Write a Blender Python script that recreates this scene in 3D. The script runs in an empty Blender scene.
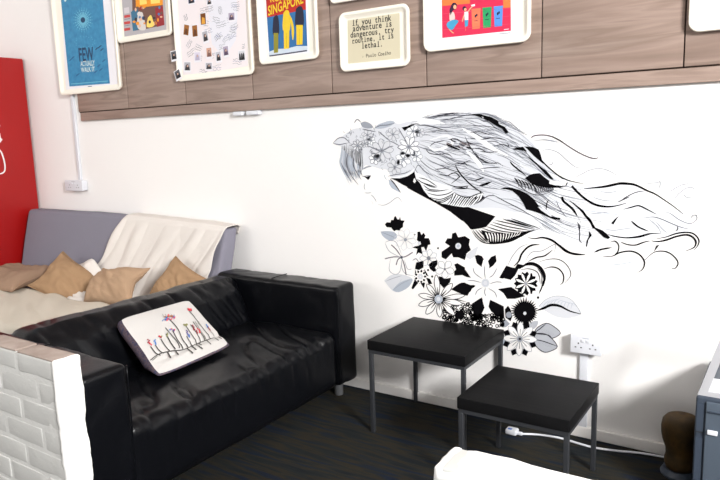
import bpy, bmesh, math, random
from mathutils import Vector, Matrix, noise
from mathutils.geometry import tessellate_polygon

# ------------------------------------------------------------------ camera, world, lights, exposure
S = bpy.context.scene
COL = S.collection
CAMP = (658.3763416, 0.5894806, 0.1584970, -0.0313660, 4.6263603, -3.1458244, 1.5102815)
f_, yaw_, pit_, rol_, cx_, cy_, cz_ = CAMP
def _axes():
    cy, sy, cp, sp = math.cos(yaw_), math.sin(yaw_), math.cos(pit_), math.sin(pit_)
    fw = Vector((-sy*cp, cy*cp, -sp)); rt = Vector((cy, sy, 0)); up = rt.cross(fw)
    c, s = math.cos(rol_), math.sin(rol_)
    return c*rt + s*up, -s*rt + c*up, fw
RT, UP, FW = _axes()
CPOS = Vector((cx_, cy_, cz_))
cam = bpy.data.cameras.new('camera'); cam.sensor_width = 36; cam.lens = f_*36/720; cam.clip_start = .05
camo = bpy.data.objects.new('camera', cam); COL.objects.link(camo)
camo.matrix_world = Matrix(((RT.x, UP.x, -FW.x, CPOS.x), (RT.y, UP.y, -FW.y, CPOS.y), (RT.z, UP.z, -FW.z, CPOS.z), (0, 0, 0, 1)))
S.camera = camo

def hit(px, py, axis, val):
    """measure the photograph: where the sight line through a pixel meets a real plane"""
    d = (px-360)/f_*RT + (240-py)/f_*UP + FW
    t = (val-CPOS[axis])/d[axis]
    return CPOS + t*d

S.view_settings.view_transform = 'Standard'; S.view_settings.look = 'None'
S.view_settings.gamma = 1; S.view_settings.use_curve_mapping = False
S.view_settings.exposure = 0.42

W = bpy.data.worlds.new('world'); S.world = W; W.use_nodes = True
W.node_tree.nodes['Background'].inputs[0].default_value = (1.0, .97, .95, 1)
W.node_tree.nodes['Background'].inputs[1].default_value = 0.4

def area(name, loc, target, sx, sy, power, color):
    l = bpy.data.lights.new(name, 'AREA'); l.shape = 'RECTANGLE'; l.size = sx; l.size_y = sy; l.energy = power; l.color = color
    o = bpy.data.objects.new(name, l); COL.objects.link(o); o.location = loc
    o.rotation_euler = (Vector(target)-Vector(loc)).to_track_quat('-Z', 'Y').to_euler()
    return o
area('window_daylight_side', (8.4, -3.7, 3.4), (3.6, -.4, .7), 1.2, 1.2, 590, (1, .99, .98))
area('window_daylight_front', (-.9, -5.2, 2.3), (.6, -.3, 1.1), 2.6, 1.8, 70, (1, .97, .95))

# ------------------------------------------------------------------ helpers
def lin(c):
    c = c/255.0
    return c/12.92 if c <= .04045 else ((c+.055)/1.055)**2.4
def rgb(r, g, b): return (lin(r), lin(g), lin(b), 1)

def mat(name, col, rough=.6, spec=.5, metal=0, bump=0, bscale=50, detail=3):
    m = bpy.data.materials.new(name); m.use_nodes = True
    nt = m.node_tree; b = nt.nodes['Principled BSDF']
    b.inputs['Base Color'].default_value = col; b.inputs['Roughness'].default_value = rough
    b.inputs['Specular IOR Level'].default_value = spec; b.inputs['Metallic'].default_value = metal
    if bump:
        n = nt.nodes.new('ShaderNodeTexNoise'); n.inputs['Scale'].default_value = bscale; n.inputs['Detail'].default_value = detail
        tc = nt.nodes.new('ShaderNodeTexCoord'); nt.links.new(tc.outputs['Object'], n.inputs['Vector'])
        bp = nt.nodes.new('ShaderNodeBump'); bp.inputs['Strength'].default_value = bump; bp.inputs['Distance'].default_value = .01
        nt.links.new(n.outputs['Fac'], bp.inputs['Height']); nt.links.new(bp.outputs['Normal'], b.inputs['Normal'])
    return m

def mixmat(name, stops, scale3, nscale=1.0, rough=.6, spec=.4, detail=4, bump=0, distort=0, rot=(0, 0, 0)):
    """colour ramp over a stretched noise"""
    m = mat(name, stops[0][1], rough, spec); nt = m.node_tree; b = nt.nodes['Principled BSDF']
    tc = nt.nodes.new('ShaderNodeTexCoord'); mp = nt.nodes.new('ShaderNodeMapping')
    mp.inputs['Scale'].default_value = scale3; mp.inputs['Rotation'].default_value = rot
    n = nt.nodes.new('ShaderNodeTexNoise'); n.inputs['Scale'].default_value = nscale; n.inputs['Detail'].default_value = detail
    n.inputs['Distortion'].default_value = distort
    r = nt.nodes.new('ShaderNodeValToRGB'); e = r.color_ramp.elements
    while len(e) < len(stops): e.new(.5)
    for i, (p, c) in enumerate(stops): e[i].position = p; e[i].color = c
    nt.links.new(tc.outputs['Object'], mp.inputs['Vector']); nt.links.new(mp.outputs['Vector'], n.inputs['Vector'])
    nt.links.new(n.outputs['Fac'], r.inputs['Fac']); nt.links.new(r.outputs['Color'], b.inputs['Base Color'])
    if bump:
        bp = nt.nodes.new('ShaderNodeBump'); bp.inputs['Strength'].default_value = bump; bp.inputs['Distance'].default_value = .01
        nt.links.new(n.outputs['Fac'], bp.inputs['Height']); nt.links.new(bp.outputs['Normal'], b.inputs['Normal'])
    return m

class MB:
    """collects vertices and faces of ONE mesh"""
    def __init__(s): s.v = []; s.f = []; s.mi = []; s.mats = []
    def m(s, material):
        if material not in s.mats: s.mats.append(material)
        return s.mats.index(material)
    def add(s, vs, fs, material):
        k = len(s.v); i = s.m(material)
        s.v += [tuple(v) for v in vs]
        for f in fs: s.f.append(tuple(k+j for j in f)); s.mi.append(i)
    def box(s, a, b, material):
        x0, y0, z0 = a; x1, y1, z1 = b
        s.add([(x0,y0,z0),(x1,y0,z0),(x1,y1,z0),(x0,y1,z0),(x0,y0,z1),(x1,y0,z1),(x1,y1,z1),(x0,y1,z1)],
              [(3,2,1,0),(4,5,6,7),(0,1,5,4),(1,2,6,5),(2,3,7,6),(3,0,4,7)], material)
    def rbox(s, a, b, r, material, n=(1, 1, 1), disp=None, rot=None):
        """rounded box between two corners, each face cut n times, optionally displaced"""
        c = [(p+q)/2 for p, q in zip(a, b)]; h = [abs(q-p)/2 for p, q in zip(a, b)]
        r = min(r, min(h)*.999); ax = []
        for k in range(3):
            i = h[k]-r
            t = [-h[k], -i-.414*r] + [-i+2*i*j/n[k] for j in range(n[k]+1)] + [i+.414*r, h[k]]
            ax.append(t)
        idx = {}; vs = []; fs = []
        L = [len(t) for t in ax]
        def vert(i, j, k):
            key = (i, j, k)
            if key in idx: return idx[key]
            q = Vector((ax[0][i], ax[1][j], ax[2][k]))
            w = Vector([max(-(h[d]-r), min(h[d]-r, q[d])) for d in range(3)])
            d = q-w; nn = d.normalized() if d.length > 1e-9 else Vector((0, 0, 1))
            p = w+r*nn
            p = p+Vector(c)
            if disp: p = p+disp(p, nn)
            if rot: p = Vector(c)+rot@(p-Vector(c))
            idx[key] = len(vs); vs.append(p); return idx[key]
        for d in range(3):
            u, v = (d+1) % 3, (d+2) % 3
            for side in (0, L[d]-1):
                for i in range(L[u]-1):
                    for j in range(L[v]-1):
                        q = []
                        for (a_, b_) in ((i, j), (i+1, j), (i+1, j+1), (i, j+1)):
                            t = [0, 0, 0]; t[d] = side; t[u] = a_; t[v] = b_
                            q.append(vert(*t))
                        fs.append(tuple(q) if side else tuple(reversed(q)))
        s.add(vs, fs, material)
    def grid(s, pts, material, close=False):
        nu = len(pts); nv = len(pts[0]); vs = [p for row in pts for p in row]; fs = []
        for i in range(nu-1):
            for j in range(nv-1 if not close else nv):
                k = (j+1) % nv
                fs.append((i*nv+j, (i+1)*nv+j, (i+1)*nv+k, i*nv+k))
        s.add(vs, fs, material)
    def tube(s, pts, r, material, n=8):
        pts = [Vector(p) for p in pts]; rows = []
        for i, p in enumerate(pts):
            t = (pts[min(i+1, len(pts)-1)]-pts[max(i-1, 0)]).normalized()
            a = t.cross(Vector((0, 0, 1)) if abs(t.z) < .9 else Vector((1, 0, 0))).normalized(); b = t.cross(a)
            rr = r[i] if isinstance(r, (list, tuple)) else r
            rows.append([p+rr*(math.cos(k*2*math.pi/n)*a+math.sin(k*2*math.pi/n)*b) for k in range(n)])
        s.grid(rows, material, close=True)
        s.add(rows[0], [tuple(range(n))], material); s.add(rows[-1], [tuple(reversed(range(n)))], material)
    def lathe(s, prof, c, material, n=20):
        rows = [[(c[0]+r*math.cos(k*2*math.pi/n), c[1]+r*math.sin(k*2*math.pi/n), c[2]+z) for k in range(n)] for r, z in prof]
        s.grid(rows, material, close=True)
        s.add(rows[-1], [tuple(range(n))], material); s.add(rows[0], [tuple(reversed(range(n)))], material)
    def build(s, name, parent=None, smooth=False, angle=None):
        me = bpy.data.meshes.new(name); me.from_pydata(s.v, [], s.f)
        for m_ in s.mats: me.materials.append(m_)
        me.polygons.foreach_set('material_index', s.mi)
        bm = bmesh.new(); bm.from_mesh(me); bmesh.ops.remove_doubles(bm, verts=bm.verts, dist=1e-6)
        if smooth: bmesh.ops.recalc_face_normals(bm, faces=bm.faces)
        bm.to_mesh(me); bm.free()
        if smooth:
            me.polygons.foreach_set('use_smooth', [True]*len(me.polygons))
            if angle: me.set_sharp_from_angle(angle=math.radians(angle))
        o = bpy.data.objects.new(name, me); COL.objects.link(o)
        if parent:
            o.parent = parent; o.matrix_parent_inverse = WM(parent).inverted()
        return o
def WM(o):
    m = o.matrix_basis.copy()
    return WM(o.parent) @ o.matrix_parent_inverse @ m if o.parent else m
def tag(o, label, cat, group=None):
    o['label'] = label; o['category'] = cat
    if group: o['group'] = group
    return o
def thing(name, label, cat, loc, group=None):
    o = bpy.data.objects.new(name, None); o.empty_display_size = .1; COL.objects.link(o); o.location = loc
    return tag(o, label, cat, group)
def struct(o): o['kind'] = 'structure'; return o

def spline(pts, n=6):
    """Catmull-Rom through 2D points"""
    if len(pts) < 3: return [tuple(p) for p in pts]
    P = [pts[0]]+list(pts)+[pts[-1]]; out = []
    for i in range(1, len(P)-2):
        p0, p1, p2, p3 = P[i-1], P[i], P[i+1], P[i+2]
        for k in range(n):
            t = k/n
            out.append(tuple(.5*(2*p1[d]+(p2[d]-p0[d])*t+(2*p0[d]-5*p1[d]+4*p2[d]-p3[d])*t*t+(3*p1[d]-p0[d]-3*p2[d]+p3[d])*t**3) for d in (0, 1)))
    out.append(tuple(pts[-1]))
    return out

class Flat:
    """paint or print on a plane: 2D shapes in the photograph's measure laid on a real plane"""
    def __init__(s, axis, val, step=.00025, sign=-1): s.mb = MB(); s.axis = axis; s.val = val; s.n = 0; s.step = step; s.sign = sign
    def P(s, p):
        return hit(p[0], p[1], s.axis, s.val)+Vector([s.sign*s.off if d == s.axis else 0 for d in range(3)])
    def layer(s, k): s.off = s.step*k; return s
    def poly(s, pts, material, layer=2, smooth=0):
        s.layer(layer)
        if smooth: pts = spline(list(pts)+[pts[0]], smooth)[:-1]
        tri = tessellate_polygon([[Vector((x, -y, 0)) for x, y in pts]])
        V = [s.P(p) for p in pts]; F = []
        for t in tri:
            a, b, c = (pts[i] for i in t)
            cr = (b[0]-a[0])*(c[1]-a[1])-(b[1]-a[1])*(c[0]-a[0])
            F.append(tuple(t) if cr < 0 else tuple(reversed(t)))
        s.mb.add(V, F, material)
    def stroke(s, pts, w, material, layer=3, taper=(.25, .25), n=6):
        s.layer(layer); q = spline(pts, n); V = []; F = []; N = len(q)
        if N < 2: return
        for i, p in enumerate(q):
            a = q[max(i-1, 0)]; b = q[min(i+1, N-1)]; dx, dy = b[0]-a[0], b[1]-a[1]; L = math.hypot(dx, dy) or 1
            t = i/(N-1); ww = w/2*min(1, (t/taper[0]*.8+.2) if taper[0] else 1, ((1-t)/taper[1]*.8+.2) if taper[1] else 1)
            nx, ny = -dy/L*ww, dx/L*ww
            V += [s.P((p[0]+nx, p[1]+ny)), s.P((p[0]-nx, p[1]-ny))]
        for i in range(N-1): F.append((2*i, 2*i+1, 2*i+3, 2*i+2))
        s.mb.add(V, F, material)
    def disc(s, c, rx, ry, material, layer=3, n=18):
        s.poly([(c[0]+rx*math.cos(k*2*math.pi/n), c[1]+ry*math.sin(k*2*math.pi/n)) for k in range(n)], material, layer)
    def text(s, string, left, right, material, layer=4, height=1.0, mono=False, weight=0.0):
        """lettering between two base line points"""
        s.layer(layer)
        A, B = s.P(left), s.P(right); ex = (B-A); width = ex.length; ex.normalize()
        ez = Vector((0, 0, 1))
        tris = glyphs(string, mono, weight)
        if not tris[0]: return
        x0 = min(v[0] for v in tris[0]); x1 = max(v[0] for v in tris[0])
        k = width/(x1-x0)
        V = [A+ex*((v[0]-x0)*k)+ez*(v[1]*k*height) for v in tris[0]]
        s.mb.add(V, tris[1], material)
    def build(s, name, parent=None): return s.mb.build(name, parent)

def _text_mesh(string, weight):
    cu = bpy.data.curves.new('lettering', 'FONT'); cu.body = string; cu.resolution_u = 3; cu.offset = weight
    o = bpy.data.objects.new('lettering', cu); COL.objects.link(o)
    dg = bpy.context.evaluated_depsgraph_get(); dg.update()
    me = bpy.data.meshes.new_from_object(o.evaluated_get(dg))
    V = [tuple(v.co) for v in me.vertices]; F = [tuple(p.vertices) for p in me.polygons]
    bpy.data.objects.remove(o); bpy.data.curves.remove(cu); bpy.data.meshes.remove(me)
    return V, F
def glyphs(string, mono, weight):
    if not mono: return _text_mesh(string, weight)
    V = []; F = []
    for i, ch in enumerate(string):
        if ch == ' ': continue
        v, f = _text_mesh(ch, weight)
        if not v: continue
        a = min(p[0] for p in v); b = max(p[0] for p in v); k = len(V)
        V += [(p[0]-(a+b)/2+i*.52, p[1]) for p in v]; F += [tuple(k+j for j in q) for q in f]
        if ch in 'ilfrI':           # slab serifs of a typewriter face
            base = len(V); m_ = i*.52
            V += [(m_-.2, 0), (m_+.2, 0), (m_+.2, .06), (m_-.2, .06)]; F.append((base, base+1, base+2, base+3))
    return V, F
def fbm(p, s=1.0, o=3): return noise.fractal(Vector(p)*s, 1.0, 2.0, o)

# ------------------------------------------------------------------ materials
M = {}
M['wall'] = mat('white_wall_paint', rgb(238, 236, 234), .75, .3, bump=.12, bscale=14, detail=5)
M['white'] = mat('white_plastic', rgb(214, 216, 222), .4, .5)
M['skirt'] = mat('white_gloss_paint', rgb(226, 223, 220), .45, .5, bump=.1, bscale=30)
M['brick'] = mat('white_painted_brick', rgb(190, 190, 187), .8, .25, bump=.15, bscale=45, detail=5)
M['mortar'] = mat('painted_mortar', rgb(204, 204, 201), .85, .2, bump=.2, bscale=60)
M['coping'] = mixmat('pinkish_brick_top', [(.35, rgb(172, 157, 148)), (.65, rgb(152, 137, 128))], (6, 6, 6), 2.0, .85, .2, bump=.3)  # mottled pinkish grey tone for the top course of bricks
M['plaster'] = mat('white_render', rgb(242, 242, 240), .8, .2, bump=.35, bscale=18, detail=5)
M['carpet'] = mixmat('dark_streaked_carpet', [(.3, rgb(22, 26, 31)), (.43, rgb(31, 34, 35)), (.5, rgb(44, 40, 31)), (.57, rgb(31, 34, 36)), (.64, rgb(23, 31, 46)), (.75, rgb(24, 28, 34))], (1.6, 15, 1), 1.7, .95, .1, detail=5, bump=.3, distort=.3)
M['wood'] = mixmat('grey_brown_wood_grain', [(.25, rgb(122, 104, 94)), (.42, rgb(139, 119, 108)), (.52, rgb(152, 132, 121)), (.6, rgb(132, 113, 102)), (.75, rgb(158, 140, 129))], (.8, 1, 9), 1.5, .5, .4, detail=6, distort=.5)
M['gap'] = mat('dark_gap', rgb(52, 40, 34), .8, .2)
M['leather'] = mat('black_leather', (.0030, .0033, .0045, 1), .30, .17, bump=.08, bscale=160, detail=3)
M['steel'] = mat('dark_steel', rgb(62, 64, 68), .45, .4, metal=.5)
M['chrome'] = mat('brushed_metal', rgb(170, 172, 176), .3, .5, metal=.8)
M['tabletop'] = mixmat('black_brown_veneer', [(.3, (.005, .005, .0055, 1)), (.7, (.009, .009, .0095, 1))], (2, 30, 2), 2, .38, .03)
M['red'] = mat('red_enamel', rgb(160, 10, 10), .4, .45)
M['dark'] = mat('black_plastic', rgb(28, 28, 30), .5, .4)
M['paintw'] = M['wall']
M['ink'] = mat('black_mural_paint', rgb(8, 7, 10), .7, .05)
M['ink2'] = mat('thin_black_line', rgb(44, 42, 50), .7, .2)
M['pencil'] = mat('grey_pencil', rgb(112, 114, 123), .8, .2)
M['pale'] = mat('pale_pencil', rgb(152, 156, 165), .8, .2)
M['wash'] = mat('pale_grey_wash', rgb(206, 208, 213), .8, .2)
M['wash2'] = mat('blue_grey_wash', rgb(170, 178, 190), .8, .2)
M['mid'] = mat('mid_grey_wash', rgb(146, 151, 160), .8, .2)
M['tray'] = mat('cream_white_tray', rgb(240, 235, 222), .4, .45)
M['paper'] = mat('white_paper', rgb(232, 231, 236), .7, .2)
def colour(name, r, g, b, rough=.6): 
    if name not in M: M[name] = mat(name, rgb(r, g, b), rough, .3)
    return M[name]

# ------------------------------------------------------------------ the setting
X0, X1, Y0, H = -1.65, 9.4, -5.4, 3.8
b = MB(); b.add([(X0, Y0, 0), (X1, Y0, 0), (X1, 0, 0), (X0, 0, 0)], [(0, 1, 2, 3)], M['carpet']); struct(b.build('floor'))
b = MB(); b.box((X0, 0, 0), (X1, .12, H), M['wall']); struct(b.build('wall_back'))
b = MB(); b.box((X0-.12, Y0, 0), (X0, 0, H), M['wall']); struct(b.build('wall_left'))
b = MB(); b.box((X0-.12, Y0, H), (X1, .12, H+.1), M['wall']); struct(b.build('ceiling'))
b = MB(); b.rbox((X0, -.018, 0), (X1, 0, .055), .004, M['skirt'], (60, 1, 1), disp=lambda p, n: Vector((0, .002*noise.noise(p*3), 0)) if n.y < 0 else Vector((0, 0, 0)))
struct(b.build('baseboard_back', smooth=True, angle=40))

# low painted brick walls that fence the seating corner, with a gap between them
def low_wall(name, xa, xb, ya, yb, top, end_at, rendered_top):
    rnd = random.Random(5 if end_at == xb else 9)
    b = MB(); bl, bh, g = .235, .078, .012
    s = -1 if end_at == xb else 1
    t = .016
    b.box((xa+(t if s > 0 else 0), ya+.0025, 0), (xb-(t if s < 0 else 0), yb-.0025, top-.008), M['mortar'])
    course = bh+g; n = int(math.ceil(top/course)); z1 = top; row = 0
    while z1 > .01:
        z0 = max(0, z1-bh); off = (row % 2)*(bl+g)/2; x = xb if s < 0 else xa
        first = True
        while (x > xa+.02 if s < 0 else x < xb-.02):
            ln = bl-(off if first else 0)
            if first and off: ln = bl-off
            x2 = max(xa, x-ln) if s < 0 else min(xb, x+ln)
            lo, hi = min(x, x2), max(x, x2)
            m_ = M['coping'] if row == 0 and not rendered_top else M['brick']
            dz = rnd.uniform(-.003, .003); j = rnd.uniform(-.002, .002)
            seed = rnd.random()*50
            def dsp(p, nn, sd=seed): return nn*(.0025*noise.noise(p*14+Vector((sd, 0, 0)))+.001*noise.noise(p*45))
            if row == 0 and not rendered_top:
                b.rbox((lo+.0005, ya+j, z0+dz), (hi-.0005, yb-j, z1-.0045), .01, M['brick'], (4, 3, 2), disp=dsp)
                b.rbox((lo, ya+j+.003, z1-.008+dz), (hi, yb-j-.003, z1+.001+dz), .004, m_, (4, 3, 1), disp=dsp)
            else:
                b.rbox((lo+.0005, ya+j, z0+dz), (hi-.0005, yb-j, z1+dz), .006, m_, (4, 3, 2), disp=dsp)
            x = x2+(-g if s < 0 else g); first = False
        z1 -= course; row += 1
    # the rendered end
    e0, e1 = (xb-.012, xb+.012) if s < 0 else (xa-.012, xa+.012)
    def de(p, nn): return nn*(.007*noise.noise(p*9)+.003*noise.noise(p*33))
    b.rbox((e0, ya-.004, 0), (e1, yb+.004, top+.002), .01, M['plaster'], (2, 5, 46), disp=de)
    if rendered_top:
        b.rbox((xa-.014, ya-.01, top-.03), (xb, yb+.01, top+.006), .016, M['plaster'], (60, 5, 2), disp=lambda p, nn: nn*(.006*noise.noise(p*8)+.003*noise.noise(p*30)) - Vector((0, 0, .012*max(0, 1-abs(p.x-xa)/.06))))
    o = b.build(name, smooth=True, angle=50); struct(o); return o
low_wall('wall_front_left', -.3, 2.555, -1.945, -1.852, .78, 2.555, False)
low_wall('wall_front_right', 4.005, 6.6, -1.935, -1.83, .783, 4.005, True)

# ------------------------------------------------------------------ wood cladding above the seating
PF = -.022; KP = (cy_-PF)/(cy_+.05); PW = .6*KP; PX = cx_*(1-KP); ZT, ZB = cz_+(1.744-cz_)*KP, cz_+(1.680-cz_)*KP
PANEL_LABELS = ['wood wall panel at the end of the row, behind the blue poster tray',
    'wood wall panel below the film picture tray, beside the blue poster tray',
    'wood wall panel behind the tray covered with instant photos',
    'wood wall panel behind the tray with the yellow lettered poster',
    'wood wall panel behind the small tray with the typed quotation',
    'wood wall panel behind the tray with the red cartoon poster',
    'bare wood wall panel between the red cartoon tray and the blank white tray',
    'wood wall panel behind the blank white tray']
for k in range(8):
    xa, xb = PX+PW*k, PX+PW*(k+1)
    b = MB(); b.rbox((xa+.003, PF, ZT+.004), (xb-.003, -.004, H-.02), .002, M['wood'], (1, 1, 1))
    o = b.build('wall_panel', smooth=True, angle=30)
    tag(o, PANEL_LABELS[k], 'wall panel', 'wood wall panels')
b = MB(); b.box((PX+.002, -.012, ZT-.003), (PX+8*PW, -.0005, ZT+.006), M['gap'])
for k in range(0, 9): b.box((PX+PW*k-(.004 if k else 0), -.012, ZT), (PX+PW*k+.004, -.0005, H-.02), M['gap'])
o = b.build('panel_backing'); tag(o, 'dark gap backing seen between the wood wall panels', 'backing strip')
b = MB(); b.rbox((PX+.02, PF, ZB), (PX+8*PW, -.0005, ZT-.003), .002, M['wood'], (1, 1, 1))
tag(b.build('panel_rail', smooth=True, angle=30), 'long narrow wood rail running under all the wall panels', 'wood rail')

# ------------------------------------------------------------------ mural painted on the back wall
mural = thing('mural', 'black and grey wall painting of a woman with streaming hair and flowers', 'mural', (3.0, 0, .4))
def Z(x0, y0, pts, k=8.0): return [(x0+x/k, y0+y/k) for x, y in pts]
def zc(x0, y0, k=8.0): return lambda *pts: [(x0+x/k, y0+y/k) for x, y in pts]
t1, t2, t3, t4 = zc(325, 110), zc(325, 160), zc(400, 105), zc(400, 160)
t5, t6, t7, t8 = zc(480, 105), zc(480, 160), zc(460, 200), zc(540, 120)
t9, t10, t11, t12 = zc(540, 170), zc(560, 215), zc(620, 160), zc(620, 210)
ta, tb, tc, td = zc(495, 225), zc(495, 280), zc(490, 310), zc(375, 205)
te, tf, tg, th = zc(375, 255), zc(445, 245), zc(430, 285), zc(370, 200, 3.0)
ink, ink2, pen, pale, wash, wash2, mid, pw = (M[k] for k in ('ink', 'ink2', 'pencil', 'pale', 'wash', 'wash2', 'mid', 'paintw'))
rn = random.Random(21)

# --- hair
h = Flat(1, 0)
h.poly([(402, 126), (415, 119), (440, 114), (470, 112), (490, 113), (508, 124), (520, 133), (535, 143), (548, 165), (566, 180), (590, 186), (620, 184), (640, 188), (662, 204), (684, 214), (692, 230), (680, 234), (640, 240), (612, 238), (600, 250), (585, 254), (565, 247), (540, 236), (520, 226), (498, 216), (478, 208), (462, 207), (445, 204), (430, 196), (415, 175), (404, 150)], colour('hair_tail_wash', 226, 228, 232), 1, 4)
h.poly([(402, 126), (415, 119), (440, 114), (470, 112), (490, 113), (508, 124), (520, 133), (533, 143), (546, 165), (556, 182), (545, 200), (520, 212), (498, 208), (478, 208), (462, 207), (445, 204), (430, 196), (415, 175), (404, 150)], colour('hair_base_wash', 206, 209, 215), 2, 4)
guides = [[(404, 124), (425, 117), (455, 112), (485, 113), (507, 121), (525, 132), (536, 140)],
          [(406, 128), (430, 122), (460, 120), (490, 124), (515, 136), (540, 152), (560, 172)],
          [(408, 132), (435, 131), (465, 133), (495, 140), (525, 153), (550, 174), (590, 186)],
          [(412, 138), (440, 142), (470, 148), (500, 158), (530, 172), (565, 190), (640, 200)],
          [(414, 146), (440, 156), (470, 164), (500, 174), (530, 186), (570, 206), (650, 218)],
          [(414, 156), (436, 172), (466, 182), (500, 190), (530, 200), (570, 222), (640, 234)],
          [(412, 166), (430, 186), (460, 198), (495, 204), (525, 214), (560, 234), (600, 248)]]
G = [spline(g, 8) for g in guides]
for k in range(300):
    u = rn.uniform(0, len(G)-1.001); i = int(u); w = u-i
    a = rn.uniform(0, .74); L = rn.uniform(.05, .30); n = len(G[0])-1; pts = []
    wob, ph_ = rn.uniform(-2.2, 2.2), rn.uniform(0, 6)
    for s_ in range(7):
        q = min(n-.001, (a+L*s_/6)*n); j = int(q); r = q-j
        def at(g): return (g[j][0]*(1-r)+g[j+1][0]*r, g[j][1]*(1-r)+g[j+1][1]*r)
        A, B = at(G[i]), at(G[i+1])
        pts.append((A[0]*(1-w)+B[0]*w, A[1]*(1-w)+B[1]*w+wob*math.sin(ph_+s_*.9)))
    d = pts[0][0]
    m_ = rn.choice([pen, pale, pale, mid, pen, ink2 if rn.random() < .45 else pale]) if d < 535 else rn.choice([pale, wash2, pale])
    h.stroke(pts, rn.uniform(.35, .8), m_, 3+(k % 3), (.3, .4), 3)
# pale locks that cross over the finer hair
for pts, w in (([(462, 128), (478, 138), (492, 148), (508, 156)], 5), ([(466, 150), (478, 162), (484, 172)], 4.5), ([(426, 178), (440, 186), (452, 188)], 5), ([(405, 127), (425, 122), (440, 124)], 4), ([(430, 140), (447, 136), (452, 144), (436, 150), (428, 146)], 3), ([(520, 164), (538, 176), (560, 190)], 3)):
    h.stroke(pts, w, colour('hair_light', 228, 230, 233), 6, (.4, .4))
# outlines and dark shapes
for pts in (t3((205, 105), (300, 85), (400, 70), (470, 68)), t3((320, 122), (400, 112), (480, 92), (570, 75)), t3((150, 165), (220, 165), (300, 185), (380, 208)), t3((205, 340), (230, 380), (290, 395), (380, 390), (420, 420)),
            t3((560, 220), (640, 215), (720, 240)), t3((640, 280), (690, 270), (720, 268)), t3((580, 345), (640, 350), (690, 375)), t3((600, 375), (640, 430), (700, 460)), t3((520, 250), (560, 330), (620, 420), (670, 480)),
            t3((240, 330), (280, 300), (360, 285)), t3((430, 470), (500, 465), (570, 440)), t5((0, 280), (80, 262), (160, 268), (215, 282)), t5((0, 370), (70, 378), (150, 372)), t5((110, 330), (180, 315), (230, 330), (215, 300)),
            t5((0, 425), (60, 460), (110, 465)), t6((0, 10), (80, 25), (150, 20)), t6((0, 70), (90, 60), (160, 60)), t6((100, 275), (200, 330), (320, 390), (420, 450)), t6((0, 340), (60, 290), (120, 285)),
            t4((280, 75), (330, 70), (400, 60)), t4((300, 110), (380, 125), (420, 100)), t4((320, 70), (325, 60)), t4((480, 40), (520, 25), (540, 50)), t4((530, 150), (600, 165), (650, 145))):
    h.stroke(pts, .8, ink2, 7)
for k in range(18):
    c = (449+rn.uniform(0, 22), 139+rn.uniform(0, 9)+0); c = (c[0], c[1]+(c[0]-449)*.12)
    h.stroke([(c[0]-3, c[1]-1.2), (c[0], c[1]+rn.uniform(-1, 1)), (c[0]+3.2, c[1]+1.4)], rn.uniform(.6, 1.5), rn.choice([pen, ink2, colour('hair_warm_grey', 118, 108, 110)]), 7, n=3)
h.stroke(t3((370, 318), (420, 335), (480, 360)), 1.8, ink, 8); h.stroke(t3((390, 275), (450, 272), (500, 300)), 1.1, ink2, 8)
for k in range(10): 
    x = 473+rn.uniform(0, 14); h.stroke([(x, 148+rn.uniform(-1, 2)), (x+4, 150+rn.uniform(-1, 2))], .8, pen, 7, n=3)
B1 = t3((560, 74), (590, 72), (640, 70))+t5((20, 78), (60, 88), (95, 97), (145, 125), (152, 152), (200, 175), (232, 220), (205, 230), (178, 190), (120, 160), (60, 122), (15, 102))+t3((620, 90))
h.poly(B1, ink, 8); h.poly(t5((15, 92), (32, 98), (24, 104)), wash, 9)
h.poly(t5((258, 352), (300, 340), (345, 333), (378, 372), (330, 363), (285, 358)), ink, 8)
h.poly(t5((355, 331), (420, 335), (470, 355), (488, 400), (498, 445), (530, 480), (500, 465), (430, 405), (380, 352)), ink, 8)
h.stroke(t5((385, 415), (430, 450), (465, 480)), 1.3, ink, 8); h.stroke(t5((240, 450), (262, 478), (300, 510), (370, 565)), 1.5, ink, 8)
h.stroke(t5((405, 268), (430, 248), (480, 240), (540, 243), (600, 262), (660, 295), (720, 335))[:-1]+t8((100, 132), (150, 158), (200, 190), (260, 230), (330, 270), (400, 300), (450, 308), (470, 294)), 1.15, colour('hair_dark_line', 84, 74, 84), 8, (.05, .1))
h.stroke(t5((150, 105), (230, 150), (300, 200), (380, 226)), .7, pale, 7); h.stroke(t5((0, 66), (70, 72), (150, 108)), .6, pen, 7)
h.stroke(t8((0, 158), (80, 160), (160, 180)), .8, pale, 5); h.stroke(t5((420, 285), (520, 280), (620, 300)), .8, pale, 5)
for pts in (t8((0, 260), (50, 235), (110, 245), (160, 270), (220, 325), (290, 378), (350, 372)), t8((250, 475), (330, 435), (400, 400), (480, 388), (560, 410), (650, 465)), t8((70, 350), (95, 355), (105, 330))):
    h.stroke(pts, .8, pale, 5)
h.stroke(t8((0, 310), (60, 370), (130, 430), (190, 470))+t9((160, 50), (220, 80), (300, 100), (350, 108)), 1.3, ink, 8, (.05, .4))
h.poly(t6((360, 145), (400, 118), (430, 108), (480, 105), (520, 140), (555, 165), (555, 190), (600, 202), (695, 212), (640, 222), (540, 222), (470, 210), (410, 185)), ink, 8)
h.poly(t6((408, 0), (432, 12), (482, 52), (532, 85), (592, 155), (570, 155), (520, 110), (460, 45)), ink, 8)
h.poly(t6((560, 164), (640, 172), (700, 176), (690, 202), (600, 198), (558, 188)), pw, 9); h.stroke(t6((700, 178), (688, 204)), 1, ink, 10, (0, 0))
for k in range(6):
    x = 275+27*k; y = 142+9*k
    h.stroke(t6((x, y), (x+22, y+22), (x+34, y+52), (x+38, y+74)), 1.3, ink, 8, (.2, .6))
for k in range(9):
    x = 430+17*k; h.stroke(t6((x, 205+k), (x+22, 235), (x+18-4*k, 276-3*k)), .75, ink2, 8)
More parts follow.
